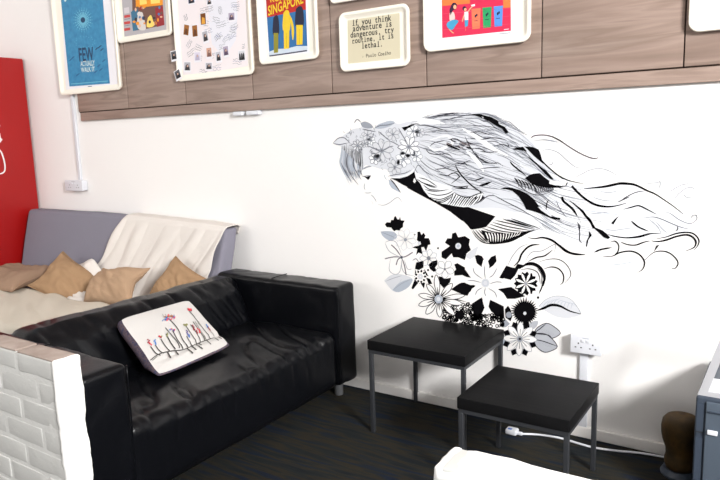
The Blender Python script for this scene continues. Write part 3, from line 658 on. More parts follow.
def wr_seat(p, n):
    w = 0
    if n.z > .2:
        a = math.atan2(p.x-1.95, p.y+1.0); r = math.hypot(p.x-1.95, p.y+1.0)
        q = Vector((p.y*9+1.8*math.sin(p.x*3), p.x*2.2, 3.3)); w += -.024*max(0, ridge(q, 7)-.3)
        e = max(0, 1-abs(p.y+1.35)/.4); w += -.007*e*max(0, ridge(Vector((p.x*9+p.y*6, p.y*2.5, 7)), 3)-.35)
        w += -.02*max(0, 1-((p.y+1.05)/.5)**2)*max(0, 1-((p.x-2.15)/.4)**2)
        w += .012*fbm((p.x*3, p.y*3, 1), 1, 2)
    if n.x > .4:
        top = max(0, min(1, (p.z-.2)/.2)); w += -.012*top*max(0, ridge(Vector((p.y*12, p.z*2.5, 6)), 3)-.35)+.006*fbm((p.y*3, p.z*3, 9), 1, 2)
    return n*w
b = MB(); b.rbox((SX0+.2, SYN+.172, .095), (SX1-.005, SYF-.172, .425), .055, M['leather'], (34, 130, 16), disp=wr_seat)
b.build('seat', t, smooth=True)
def wr_arm(p, n):
    return n*(.006*fbm((p.x*4, p.y*4, p.z*4), 1, 2)-.006*max(0, ridge(Vector((p.x*8, p.y*8, p.z*5)), 4)-.4))
for ya, yb in ((SYN, SYN+.202), (SYF-.18, SYF)):
    b = MB(); b.rbox((SX0+.005, ya, .1), (SX1, yb, SH), .026, M['leather'], (40, 8, 24), disp=wr_arm)
    a = b.build('arm', t, smooth=True)
    s_ = MB()
    yy = yb-.008 if ya == SYN else ya+.008
    s_.tube([(SX1-.004, yy, .12+.05*k) for k in range(12)], .0035, M['leather'], 6)
    s_.build('seam', a, smooth=True); s_ = MB()
    s_.tube([(2.05, ya+.02, SH+.003), (2.05, (ya+yb)/2, SH+.004), (2.05, yb-.02, SH+.003)], .003, M['leather'], 6)
    s_.build('seam', a, smooth=True)
for x, y in ((SX1-.10, SYF-.06), (SX1-.13, SYN+.06), (SX0+.12, SYF-.06), (SX0+.12, SYN+.06)):
    b = MB(); b.lathe([(.024, 0), (.026, .004), (.026, .104)], (x, y, 0), M['chrome'], 20); b.build('leg', t, smooth=True, angle=40)

# ------------------------------------------------------------------ embroidered cushion leaning on the sofa back
TL, TR, BR, BLc = Vector((1.905, -1.215, .655)), Vector((1.915, -.775, .655)), Vector((2.195, -.768, .444)), Vector((2.225, -1.262, .440))
t = thing('throw_cushion', 'white cushion embroidered with stemmed flowers, lying on the black sofa', 'cushion', (2.09, -1.03, .44))
TL, TR, BR, BLc = [v+Vector((.0, 0, .002)) for v in (TL, TR, BR, BLc)]
NRM = (TR-TL).cross(BLc-TL).normalized(); NRM = NRM if NRM.z > 0 else -NRM
def cface(u, v, side=1):
    """u along the stems' ground line, v from the lower edge (0) to the upper edge (1)"""
    rc = 1-.05*((2*u-1)**2*(2*v-1)**2)**3; u = .5+(u-.5)*rc; v = .5+(v-.5)*rc
    p = (BLc*(1-u)+BR*u)*(1-v)+(TL*(1-u)+TR*u)*v
    ed = (max(0, 1-abs(2*u-1)**3.0)*max(0, 1-abs(2*v-1)**3.5))
    cr = math.exp(-((v-.19-.03*u)/.045)**2)*.018*min(1, u*5)
    bow = -.018*(1-(2*v-1)**2)*(1 if side > 0 else 0)
    sx = (u-.5)*(.02*math.sin(v*math.pi)); tang = (BR-BLc).normalized()
    w = .004*noise.noise(Vector((u*5, v*5, side*3)))
    if side > 0: return p+NRM*(ed*.016-cr*.6+w*.6)-tang*sx
    return p-NRM*(.062*min(1, .03+v*3.5)+ed*.004)-tang*sx
cw = mat('white_cotton', rgb(196, 193, 190), .85, .2, bump=.25, bscale=220)
b = MB(); N_ = 80
b.grid([[cface(i/N_, j/N_) for j in range(N_+1)] for i in range(N_+1)], cw)
b.build('front_panel', t, smooth=True)
pl = mixmat('plaid_edging', [(.35, rgb(62, 58, 76)), (.5, rgb(96, 80, 84)), (.62, rgb(52, 58, 84)), (.75, rgb(112, 84, 78))], (60, 60, 60), 1, .9, .1)
b = MB(); per = [(i/N_, 0) for i in range(N_)]+[(1, i/N_) for i in range(N_)]+[(1-i/N_, 1) for i in range(N_)]+[(0, 1-i/N_) for i in range(N_)]
rows = []
for u, v in per:
    a, c_ = cface(u, v), cface(u, v, -1); o_ = (Vector(((u-.5), (v-.5), 0))); 
    out = ((BR-BLc).normalized()*(u-.5)+(TL-BLc).normalized()*(v-.5)).normalized()*.010
    rows.append([a, a*.75+c_*.25+out, a*.5+c_*.5+out*1.25, a*.25+c_*.75+out, c_])
rows.append(rows[0]); b.grid(rows, pl); b.build('edge_band', t, smooth=True)
b = MB(); b.grid([[cface(i/N_, j/N_, -1) for j in range(N_+1)] for i in range(N_+1)], pl); b.build('back_panel', t, smooth=True)
# embroidery, measured on the front panel
q0, q1, q2, q3 = (265, 415), (567, 280), (390, 88), (85, 180)      # BL BR TR TL
def uv(x, y):
    u, v = .5, .5
    for _i in range(25):
        def P2(u, v): return [(q0[d]*(1-u)+q1[d]*u)*(1-v)+(q3[d]*(1-u)+q2[d]*u)*v for d in (0, 1)]
        p = P2(u, v); e = (x-p[0], y-p[1]); h_ = 1e-4
        a = [(k-l)/h_ for k, l in zip(P2(u+h_, v), p)]; c_ = [(k-l)/h_ for k, l in zip(P2(u, v+h_), p)]
        D = a[0]*c_[1]-a[1]*c_[0]; u += (e[0]*c_[1]-e[1]*c_[0])/D; v += (a[0]*e[1]-a[1]*e[0])/D
    return min(.995, max(.005, u)), min(.995, max(.005, v))
emb = MB()
def stitch(pts, w, material, lay=1):
    q = spline(pts, 5); V = []; F = []
    for i, p in enumerate(q):
        a, c_ = q[max(0, i-1)], q[min(len(q)-1, i+1)]; dx, dy = c_[0]-a[0], c_[1]-a[1]; L = math.hypot(dx, dy) or 1
        for s_ in (1, -1):
            u, v = uv(p[0]-s_*dy/L*w/2, p[1]+s_*dx/L*w/2); V.append(cface(u, v)+NRM*(.0026+.0004*lay+(.004 if v < .27 else 0)))
    for i in range(len(q)-1): F.append((2*i, 2*i+1, 2*i+3, 2*i+2))
    emb.add(V, F, material)
def dab(x, y, r, material, lay=2):
    V = []
    for k in range(8): u, v = uv(x+r*math.cos(k*.785), y+r*.9*math.sin(k*.785)); V.append(cface(u, v)+NRM*(.003+.0004*lay+(.004 if v < .27 else 0)))
    emb.add(V, [tuple(range(8))], material)
dk, gy, rd_, bl_, gn, pu, pk_, og = colour('thread_dark', 64, 62, 60), colour('thread_grey', 120, 118, 112), colour('thread_red', 214, 62, 74), colour('thread_blue', 60, 110, 176), colour('thread_olive', 128, 128, 84), colour('thread_purple', 100, 80, 130), colour('thread_maroon', 140, 50, 62), colour('thread_brown', 150, 96, 60)
stitch([(212, 368), (250, 340), (300, 326), (360, 314), (400, 296), (450, 274), (500, 256)], 3.4, dk)
for pts, w in (([(295, 190), (330, 230), (352, 278), (378, 305)], 4), ([(388, 145), (425, 190), (450, 225), (480, 262)], 3.4), ([(218, 305), (240, 330), (262, 342)], 4), ([(236, 300), (255, 322), (275, 334)], 4), ([(258, 276), (275, 300), (298, 326)], 4), ([(280, 255), (300, 290), (322, 318)], 5),
        ([(276, 228), (300, 255), (330, 290), (340, 312)], 4), ([(308, 240), (330, 280), (356, 312)], 4), ([(370, 262), (384, 286), (396, 298)], 3.6), ([(366, 215), (390, 250), (418, 290)], 3.6), ([(390, 210), (415, 245), (436, 282)], 3.2), ([(402, 195), (430, 235), (455, 272)], 3.2), ([(412, 192), (440, 240), (462, 268)], 3), ([(468, 205), (485, 232), (500, 250)], 3),
        ([(290, 330), (306, 352)], 5), ([(324, 322), (336, 340)], 5), ([(374, 310), (398, 332)], 6), ([(396, 300), (412, 318)], 5), ([(415, 292), (440, 312)], 5), ([(462, 270), (478, 292)], 4), ([(500, 258), (515, 272)], 4), ([(518, 250), (532, 262)], 4), ([(425, 286), (436, 296)], 4), ([(250, 345), (232, 360)], 3)):
    stitch(pts, w, dk if w > 3.1 else gy)
rn = random.Random(2)
for x, y, R_, cs, n in ((293, 183, 22, [rd_, bl_, bl_, og, rd_], 22), (386, 138, 13, [rd_, rd_, pk_], 10), (307, 238, 9, [rd_, bl_, pu], 8), (252, 268, 8, [rd_, gn, pk_], 7), (366, 212, 8, [gn, gn], 6)):
    for k in range(n):
        a = rn.uniform(0, 6.28); r = R_*math.sqrt(rn.random()); dab(x+r*1.25*math.cos(a), y+r*.55*math.sin(a), rn.uniform(3, 5.4), rn.choice(cs), 2+k % 3)
for k in range(5): stitch([(268+12*k, 192-2*k), (262+14*k, 200-3*k)], 3, bl_, 3)
for x in (270, 282, 296, 308, 320): stitch([(x, 182), (x-6, 166)], 2, gy, 2)
for x, y, c_, n in ((206, 282, pk_, 5), (216, 296, rd_, 3), (233, 286, bl_, 5), (372, 244, pu, 6), (378, 258, bl_, 4), (400, 218, pk_, 6), (412, 236, pk_, 5), (425, 232, rd_, 5), (468, 206, bl_, 4), (474, 218, pk_, 4), (282, 258, gn, 4), (430, 200, gy, 4), (448, 262, gy, 3)):
    for k in range(n): dab(x+rn.uniform(-4, 4)+k*1.4, y-5+k*4.2, 3.4, c_, 3)
emb.build('embroidery', t)

# ------------------------------------------------------------------ futon bed along the wall behind the sofa
FX0, FX1 = -.68, 1.585
gf = mat('grey_futon_cloth', rgb(128, 126, 138), .9, .2, bump=.3, bscale=180)
t = thing('futon', 'grey futon bed with upright back, set along the wall behind the black sofa', 'futon', ((FX0+FX1)/2, -.6, 0))
b = MB()
def sag(x): return .042*max(0, x-.35)/1.2
def lean(p, n): return Vector((0, -.155*(1-(p.z-.42)/.56), -sag(p.x)*max(0, (p.z-.42)/.56)))+n*.006*fbm(p, 3, 2)
b.rbox((FX0, -.145, .42), (FX1, -.022, .985), .025, gf, (50, 4, 14), disp=lean); b.build('backrest', t, smooth=True)
b = MB(); b.rbox((FX0, -1.2, .2), (FX1-.02, -.2, .42), .04, gf, (40, 24, 4), disp=lambda p, n: n*.008*fbm(p, 3, 2)); b.build('seat', t, smooth=True)
for x, y in ((FX0+.12, -1.1), (FX1-.14, -1.1), (FX0+.12, -.25), (FX1-.14, -.25)):
    b = MB(); b.lathe([(.024, 0), (.03, .2)], (x, y, 0), M['steel'], 14); b.build('leg', t, smooth=True, angle=40)

def cloth(name, rows, material, parent=None, thick=.004):
    b = MB(); b.grid(rows, material); o = b.build(name, parent, smooth=True)
    md = o.modifiers.new('cloth_thickness', 'SOLIDIFY'); md.thickness = thick; md.offset = 0
    return o
cm = mat('cream_cotton_throw', rgb(218, 212, 206), .92, .15, bump=.35, bscale=130)
# throw hung over the back: s runs from behind the top, over it and down to the seat
rows = []
def bface(z): return -.145-.155*(1-(z-.42)/.56)-.012
prof = [(-.012, .93), (-.012, .985), (-.04, 1.004), (-.09, 1.004), (-.14, 1.0), (bface(.97), .97)]+[(bface(z), z) for z in (.93, .88, .83, .78, .73, .68, .63, .58, .53, .49, .46)]+[(-.36, .437), (-.42, .434), (-.5, .434), (-.58, .433)]
fine = []
for i in range(len(prof)-1):
    for k in range(4): a = k/4; fine.append((prof[i][0]*(1-a)+prof[i+1][0]*a, prof[i][1]*(1-a)+prof[i+1][1]*a))
fine.append(prof[-1]); NS = len(fine)-1
for i in range(121):
    u = i/120; row = []
    for j, (y, z) in enumerate(fine):
        s_ = j/NS; d = max(0, min(1, (1.0-z)/.55))
        xl = .60-.34*d-.05*math.sin(d*9)*d; xr = FX1+.012-.105*min(1, d*1.3)
        x = xl*(1-u)+xr*u
        amp = .02*min(1, d*4)*(1 if z > .45 else .6)
        q = x*1.0+ .34*d
        fold = amp*(max(-.2, math.sin(q*24+2*noise.noise(Vector((x*2, z*2, 0)))))+.8*noise.noise(Vector((q*9, d*2, 3))))
        up = .012*noise.noise(Vector((x*6, y*8, 2))) if z < .45 else 0
        row.append((x, y-abs(fold)*(1 if z > .45 else 0)-(.004 if z > .45 else 0), z+abs(up)+(abs(fold) if z <= .45 else 0)-sag(x)*max(0, (z-.42)/.56)+.006*(noise.noise(Vector((x*4, 0, 1))) if z > .99 else 0)))
    rows.append(row)
o = cloth('throw_blanket', rows, cm); tag(o, 'cream cotton throw draped over the grey futon back', 'blanket')
# bunched end of the throw between the tan pillows
rows = []
for i in range(31):
    u = i/30; row = []
    for j in range(25):
        v = j/24; x = -.14+.80*u; y = -.30-.30*v; a = .07*math.exp(-((u-.55)/.35)**2)*math.exp(-((v-.25)/.4)**2)
        z = .437+max(0, .20*(1-v*2.2))*max(0, math.sin(math.pi*min(1, .08+u*.9)))**.5*(.75+.5*noise.noise(Vector((u*4, 0, 7))))+a+.03*abs(noise.noise(Vector((u*5+v*3, v*4, 3))))+.02*abs(noise.noise(Vector((u*9, v*9-u*7, 5))))
        row.append((x, y, z))
    rows.append(row)
# sheet spread over the front of the futon seat
sm = mat('cream_seat_sheet', rgb(204, 196, 182), .92, .15, bump=.35, bscale=130)
r2 = []
for i in range(71):
    u = i/70; row = []
    for j in range(41):
        v = j/40; x = -.62+1.95*u; y = -.60-.64*v-.05*noise.noise(Vector((x*2, 0, 4)))*(1-v)
        z = .436+.03*(1+noise.noise(Vector((x*4+y*5, y*4, 2))))+.016*abs(math.sin(x*9+y*14+2*noise.noise(Vector((x*2, y*2, 0)))))
        if y < -1.18: z -= (-1.18-y)*2.6; y = -1.205-.012*math.sin(x*20)
        row.append((x, y, z))
    r2.append(row)
o = cloth('seat_sheet', r2, sm); tag(o, 'rumpled cream sheet spread along the front of the futon seat', 'sheet')
o = cloth('crumpled_cloth', rows, cm); tag(o, 'crumpled white cloth bunched between the tan pillows on the futon', 'cloth')

# tan pillows
tan = [mat('tan_cotton_a', rgb(150, 124, 104), .9, .15, bump=.3, bscale=150), mat('tan_cotton_b', rgb(158, 128, 98), .9, .15, bump=.3, bscale=150), mat('tan_cotton_c', rgb(168, 140, 114), .9, .15, bump=.3, bscale=150)]
def pillow(c, w, d, th, rot, material, label, seed):
    R_ = Matrix.Rotation(math.radians(rot[2]), 3, 'Z') @ Matrix.Rotation(math.radians(rot[1]), 3, 'Y') @ Matrix.Rotation(math.radians(rot[0]), 3, 'X')
    t = thing('pillow', label, 'pillow', c, 'tan pillows on the futon')
    b = MB(); n = 30; 
    for s_ in (1, -1):
        rows = []
        for i in range(n+1):
            row = []
            for j in range(n+1):
                u, v = -1+2*i/n, -1+2*j/n
                prof = max(0, (1-abs(u)**2.6)*(1-abs(v)**2.6))**.55
                pin = 1-.10*(1-abs(v)**2)*abs(u)**2; pin2 = 1-.10*(1-abs(u)**2)*abs(v)**2
                z = s_*th/2*prof*(1+.25*noise.noise(Vector((u*1.4, v*1.4, seed))))
                z += prof*.03*th/.12*(abs(noise.noise(Vector((u*3+v*2, v*3, seed+4))))-.2)
                z += .05*noise.noise(Vector((u*.9, v*.9, seed+9)))
                p = Vector((u*w/2*pin, v*d/2*pin2, z)); row.append(c+R_@p)
            rows.append(row)
        b.grid(rows, material)
    b.build('pillow_cover', t, smooth=True)
    b = MB(); ring = []
    for k in range(4*n+1):
        k_ = k % (4*n); e = k_//n; s2 = -1+2*(k_ % n)/n
        u, v = ((s2, -1), (1, s2), (-s2, 1), (-1, -s2))[e]
        pin = 1-.10*(1-abs(v)**2)*abs(u)**2; pin2 = 1-.10*(1-abs(u)**2)*abs(v)**2
        ring.append(c+R_@Vector((u*w/2*pin, v*d/2*pin2, .05*noise.noise(Vector((u*.9, v*.9, seed+9))))))
    b.tube(ring, .0045, material, 6); b.build('seam', t, smooth=True)
pillow(Vector((-.27, -.56, .52)), .56, .44, .15, (14, -3, 8), tan[0], 'brownish tan pillow lying nearest the red fridge on the futon', 1.0)
pillow(Vector((.29, -.47, .535)), .48, .34, .14, (38, 20, 4), tan[1], 'tan pillow with a raised corner beside the crumpled white cloth', 2.3)
pillow(Vector((.84, -.47, .56)), .46, .30, .14, (42, -5, 4), tan[2], 'plump tan pillow leaning on the cream throw, middle of the futon', 3.7)
pillow(Vector((1.37, -.375, .585)), .36, .29, .12, (55, 20, -6), tan[1], 'tan pillow with a pointed top close to the sofa corner', 5.2)

# ------------------------------------------------------------------ the two side tables
def table(x0, x1, y0, y1, h, label, th=.05):
    t = thing('side_table', label, 'table', ((x0+x1)/2, (y0+y1)/2, 0), 'square black side tables')
    b = MB(); b.rbox((x0, y0, h-th), (x1, y1, h), .003, M['tabletop'], (2, 2, 1)); b.build('tabletop', t, smooth=True, angle=30)
    b = MB(); s = .02; i = .004
    for a, c_ in (((x0+i, y0+i), (x1-i, y0+i+s)), ((x0+i, y1-i-s), (x1-i, y1-i)), ((x0+i, y0+i+s), (x0+i+s, y1-i-s)), ((x1-i-s, y0+i+s), (x1-i, y1-i-s))):
        b.box((a[0], a[1], h-th-.018), (c_[0], c_[1], h-th), M['steel'])
    b.build('frame', t)
    for x in (x0+i, x1-i-.02):
        for y in (y0+i, y1-i-.02):
            b = MB(); b.rbox((x, y, 0), (x+.02, y+.02, h-th-.018), .002, M['steel']); b.build('leg', t, smooth=True, angle=30)
    return t
table(2.872, 3.406, -.488, -.006, .492, 'taller black side table standing nearest the sofa arm')
table(3.484, 3.956, -.742, -.296, .406, 'lower black side table standing out from the wall near the cable')

# ------------------------------------------------------------------ trays hung on the panels as frames
def rrect(x0, x1, z0, z1, r, y, n=7):
    out = []
    for cx, cz, a0 in ((x1-r, z1-r, 0), (x0+r, z1-r, 90), (x0+r, z0+r, 180), (x1-r, z0+r, 270)):
        for k in range(n+1):
            a = math.radians(a0+90*k/n); out.append((cx+r*math.cos(a), y, cz+r*math.sin(a)))
    return out
def tray(x0, x1, z0, z1, label, r=.035, rim=.045, name='poster_tray'):
    k = (cy_-PF+.025)/(cy_+.075); x0, x1 = (cx_+(x-cx_)*k for x in (x0, x1)); z0, z1 = (cz_+(z-cz_)*k for z in (z0, z1))
    t = thing(name, label, 'tray', ((x0+x1)/2, PF, z0), 'trays hung on the wood panels')
    b = MB(); e = .004
    prof = [(.012, PF-.0005, 0), (.003, PF-.012, 0), (0, PF-.024, 0), (.003, PF-.029, 0), (.008, PF-.030, 0), (.016, PF-.029, 0), (.020, PF-.026, 0),
            (rim*.7, PF-.016, 0), (rim, PF-.012, 0)]
    rows = []
    for ins, y, _ in prof: rows.append(rrect(x0+ins, x1-ins, z0+ins, z1-ins, max(.008, r-ins*.7), y))
    b.grid(rows, M['tray'], close=True)
    b.add(rows[-1], [tuple(range(len(rows[-1])))], M['tray'])
    b.add(rows[0], [tuple(reversed(range(len(rows[0]))))], M['tray'])
    b.build('tray_body', t, smooth=True, angle=35)
    return t
PY = PF-.0125                                    # plane the prints lie on, in the bottom of the trays
def sheet(fl, c, material, layer=1): fl.poly(c, material, layer)

# 1 blue poster
t = tray(-.175, .566, 1.88, 2.95, 'tall white tray framing a blue poster with sunburst and pale lettering')
fl = Flat(1, PY); 
sheet(fl, [(58.5, -60), (112, -75), (117.5, 85.5), (66, 91)], M['paper'])
BL = mixmat('blue_poster_print', [(.3, rgb(36, 118, 164)), (.7, rgb(52, 140, 182))], (9, 9, 9), 3, .5, .4)
fl.poly([(55.5, -60), (97, -72), (103, 0), (110, 83.5), (69.5, 86.5), (61, 0)], BL, 2)
lb, db, cr = colour('poster_pale_blue', 110, 182, 206), colour('poster_navy', 28, 62, 96), colour('poster_cream', 205, 222, 220)
for k in range(22):
    a = k*2*math.pi/22; ca, sa = math.cos(a), math.sin(a)
    for r0, r1, w, m_ in ((3, 8.2, .9, lb), (9, 10.4, .9, lb), (11.2, 12.4, .8, colour('poster_mid_blue', 80, 160, 192))):
        fl.stroke([(83+r0*ca*.8, 20+r0*sa), (83+r1*ca*.8, 20+r1*sa)], w, m_, 3, (0, 0))
    r = 14.5+2*(k % 2); fl.disc((85+r*ca*.62, 42+r*.35*sa), .5, .5, colour('poster_mid_blue', 0, 0, 0), 3, 6)
fl.disc((83, 20), 2.2, 2.6, db, 3)
rn = random.Random(3)
for (x, y) in ((100, 47), (102, 50), (97, 49), (73, 58), (71, 60), (99, 66), (101, 70), (96, 72), (78, 75), (104, 61)):
    fl.stroke([(x-1.6, y+1.2), (x, y-.6), (x+1.7, y-1.5)], 1.0, db if y < 56 else colour('poster_mid_navy', 38, 92, 134), 3)
fl.text('FEW', (79.6, 61.2), (94.3, 60.2), db, 4, 1.5, weight=.02)
fl.text('ACTUALLY', (80.8, 66.3), (95, 65.3), cr, 4, 1.5, weight=.02)
fl.text('WALK IT', (81.3, 72.2), (95, 71.2), cr, 4, 1.15, weight=.02)
fl.stroke([(71, 84), (90, 82.5), (108, 81)], .8, lb, 3, (0, 0))
fl.stroke([(88, 86.6), (92, 86.2)], .6, db, 3, (0, 0))
fl.poly([(64, 0), (66, -1), (66.5, 1), (65, 2)], cr, 3)
fl.build('print', t)

# 2 film still
t = tray(.574, 1.136, 2.196, 2.78, 'white tray framing a bright colourful film picture print')
fl = Flat(1, PY)
sheet(fl, [(118.5, -50), (163, -55), (166.5, 31), (124.5, 37)], colour('grey_card', 176, 172, 176))
o_, y_, rd = colour('print_orange', 236, 150, 40), colour('print_yellow', 252, 214, 110), colour('print_crimson', 150, 44, 50)
fl.poly([(131, -40), (160, -45), (164, 25), (146, 29), (133, 31)], colour('print_brown', 112, 80, 70), 2)
fl.poly([(135, -20), (162, -24), (163, 5), (136, 8)], o_, 3)
fl.poly([(139, -10), (146, -11), (147, 4), (140, 5)], y_, 4); fl.poly([(150, -11), (160, -12), (160, 3), (151, 4)], y_, 4)
fl.poly([(131, 12), (137, 8), (140, 16), (138, 30), (133, 31)], colour('print_teal', 60, 110, 140), 3)
fl.poly([(138, 15), (142, 12), (144, 18), (146, 29), (140, 30), (137, 25)], colour('print_pale', 214, 208, 204), 4, 3)
fl.disc((139.5, 14), 2.2, 2.4, colour('print_pale', 0, 0, 0), 5)
fl.poly([(155, 8), (163, 6), (164.5, 25), (157, 27)], rd, 3)
for k in range(26):
    x = rn.uniform(133, 162); y = rn.uniform(7, 26)
    fl.disc((x, y), rn.uniform(.8, 1.8), rn.uniform(.9, 2), rn.choice([rd, colour('print_brown', 0, 0, 0), colour('print_dark', 52, 44, 52), colour('print_skin', 226, 180, 150), o_, colour('print_blue', 84, 120, 170)]), 5, 8)
fl.poly([(148, 18), (151, 15), (153, 20), (154, 26), (147, 27)], y_, 6, 3); fl.disc((150, 22), 1.2, 1.6, colour('print_dark', 0, 0, 0), 7)
for y in (15.5, 22, 28.5): fl.poly([(124, y), (130, y-1), (130.4, y+1.6), (124.4, y+2.6)], colour('print_label_red', 196, 70, 66), 3)
for y in (18.5, 25): fl.stroke([(124.4, y+1), (130, y)], .5, M['pencil'], 3, (0, 0))
fl.poly([(124, 8), (129, 7), (129.5, 13), (124.5, 14)], colour('print_card', 206, 200, 204), 3)
fl.build('print', t)

# 3 guest board of instant photos
t = tray(1.158, 1.836, 1.893, 2.78, 'white tray holding a pale board of handwriting and instant photos')
fl = Flat(1, PY)
sheet(fl, [(175, -60), (246, -62), (248, 66), (181.5, 77)], colour('board_paper', 232, 224, 226))
fl.poly([(207, -40), (232, -40), (236, 40), (212, 44)], colour('board_blue_tint', 224, 224, 232), 2, 3)
rn = random.Random(12)
for (x, y, L, a) in ((186, 14, 6, 1.2), (200, 9, 9, -.3), (205, 8, 8, -.3), (213, 17, 7, .2), (221, 6, 8, 1.4), (231, 3, 8, -.2), (234, 5, 6, .3), (216, 24, 10, -.3), (230, 27, 6, .2),
                    (231, 26, 7, -.4), (214, 38, 9, -.7), (222, 40, 9, -.7), (228, 36, 9, -.5), (196, 44, 7, .5), (186, 46, 8, -1.0), (187, 54, 9, -.7), (197, 54, 6, .4),
                    (204, 30, 8, -.3), (201, 20, 8, .2), (242, 44, 3, 0), (219, 45, 6, -.1), (233, 59, 9, .1), (212, 66, 9, -.1), (200, 69, 8, .3), (217, 33, 5, .9), (227, 18, 6, -.2), (210, 52, 5, .3)):
    for row in range(3):
        pts = []
        ca, sa = math.cos(a), math.sin(a)
        for k in range(9):
            u = k/8*L*rn.uniform(.95, 1.05); v = row*2.2+rn.uniform(-.8, .8)
            pts.append((x+u*ca-v*sa*.6, y+u*sa+v*ca))
        fl.stroke(pts, .34, rn.choice([M['pencil'], M['mid'], colour('ink_blue_grey', 120, 128, 160)]), 3, (0, 0), 3)
pk = colour('board_rose', 226, 196, 192)
for k in range(14):
    a = k*2*math.pi/14; fl.stroke([(207+2*math.cos(a), 14+3*math.sin(a)), (207+8*math.cos(a), 14+11*math.sin(a))], .5, pk, 3)
fl.build('print', t)
fl = None
PH = [(174, 56, 5.0, 9, -4, 'grey', 'instant photo hanging off the tray edge, upper of the two there', 0), (178, 75, 5.2, 9, -18, 'grey', 'instant photo hanging off the tray corner, lower of the two there', 0),
      (186.4, 30, 5, 10, 14, 'amber', 'tilted amber instant photo at the edge of the guest board'), (195, 31, 5, 11, 0, 'amber', 'upright amber instant photo beside the tilted amber one'),
      (203.3, 19, 5.2, 11, 0, 'amber2', 'dark amber instant photo with a pale glow, highest amber one'), (205.5, 37, 5, 11, -8, 'pers', 'instant photo of a grey figure below the dark amber photo'),
      (209.2, 53, 5, 10, 0, 'skin', 'instant photo with warm skin tones under the grey figure photo'), (218.6, 57, 5, 10, -3, 'night', 'instant photo with a dark lower half beside the warm toned one'),
      (226, 51.5, 5, 10, -4, 'mauve', 'mauve instant photo near the middle of the guest board'), (242, 55.5, 6, 9, 0, 'group', 'instant photo of dark standing figures by the rim of the board'),
      (231.6, 17, 6, 8, 3, 'mauve', 'mauve grey instant photo high on the guest board'), (209.4, 2, 4.6, 6, 0, 'night', 'small dark instant photo near the cropped top of the board'),
      (191.5, 1, 6, 6, 0, 'blue', 'dark blue instant photo at the cropped top of the board'), (187.5, 67, 6, 9, 5, 'pers', 'instant photo of a black haired person low on the guest board'),
      (197.5, 57, 5.5, 9, 2, 'faint', 'faded pale violet instant photo among the handwriting'), (209, 66.5, 6, 7, 3, 'pers', 'instant photo of a grey figure at the bottom of the guest board')]
PC = {'grey': [(90, 90, 96), (30, 30, 34)], 'amber': [(150, 92, 30), (96, 52, 14)], 'amber2': [(112, 62, 14), (222, 160, 60)], 'pers': [(170, 168, 176), (52, 48, 52)], 'skin': [(206, 160, 138), (120, 84, 76)],
      'night': [(190, 190, 200), (40, 36, 42)], 'mauve': [(170, 160, 180), (84, 68, 92)], 'group': [(206, 206, 212), (24, 24, 30)], 'blue': [(60, 70, 100), (28, 28, 40)], 'faint': [(214, 206, 222), (178, 172, 196)]}
for ph in PH:
    x, y, w, h, a, kind, lab = ph[:7]
    yp = PF-.0305 if len(ph) > 7 else PY-.0015
    c = hit(x, y, 1, yp); ww = 1.18*(hit(x+w/2, y, 1, yp)-hit(x-w/2, y, 1, yp)).x; hh = 1.2*(hit(x, y-h/2, 1, yp)-hit(x, y+h/2, 1, yp)).z
    t = thing('instant_photo', lab, 'photo', c, 'instant photos stuck on the guest board')
    b = MB(); R_ = Matrix.Rotation(math.radians(a), 3, 'Y')
    def q(u, v, d): return c+R_@Vector((u*ww/2, -d, v*hh/2))
    fr = [q(-1, -1, .0), q(1, -1, .0), q(1, 1, .0), q(-1, 1, .0), q(-1, -1, .001), q(1, -1, .001), q(1, 1, .001), q(-1, 1, .001)]
    b.add(fr, [(3, 2, 1, 0), (4, 5, 6, 7), (0, 1, 5, 4), (1, 2, 6, 5), (2, 3, 7, 6), (3, 0, 4, 7)], M['paper'])
    b.build('card', t)
    b = MB(); c1, c2 = PC[kind]; m1, m2 = colour('photo_'+kind, *c1), colour('photo_dark_'+kind, *c2)
    zb = -.62 if kind not in ('group', 'amber', 'amber2') else -.85
    b.add([q(-.84, zb, .0013), q(.84, zb, .0013), q(.84, .86, .0013), q(-.84, .86, .0013)], [(0, 1, 2, 3)], m1)
    if kind in ('amber', 'amber2'):
        b.add([q(-.6, zb+.1, .0016), q(.6, zb+.1, .0016), q(.5, .1, .0016), q(-.3, .3, .0016)], [(0, 1, 2, 3)], m2)
    elif kind == 'group':
        for u in (-.55, 0, .5): b.add([q(u-.28, zb, .0016), q(u+.28, zb, .0016), q(u+.2, .2, .0016), q(u, .55, .0016), q(u-.2, .2, .0016)], [(0, 1, 2, 3, 4)], m2)
    else:
        b.add([q(-.7, zb, .0016), q(.7, zb, .0016), q(.55, .0, .0016), q(.2, .5, .0016), q(-.3, .45, .0016), q(-.5, .1, .0016)], [(0, 1, 2, 3, 4, 5)], m2)
        b.add([q(-.15, .0, .0019), q(.3, .0, .0019), q(.3, .35, .0019), q(-.1, .35, .0019)], [(0, 1, 2, 3)], colour('photo_face', 200, 166, 150))
    b.build('picture', t)

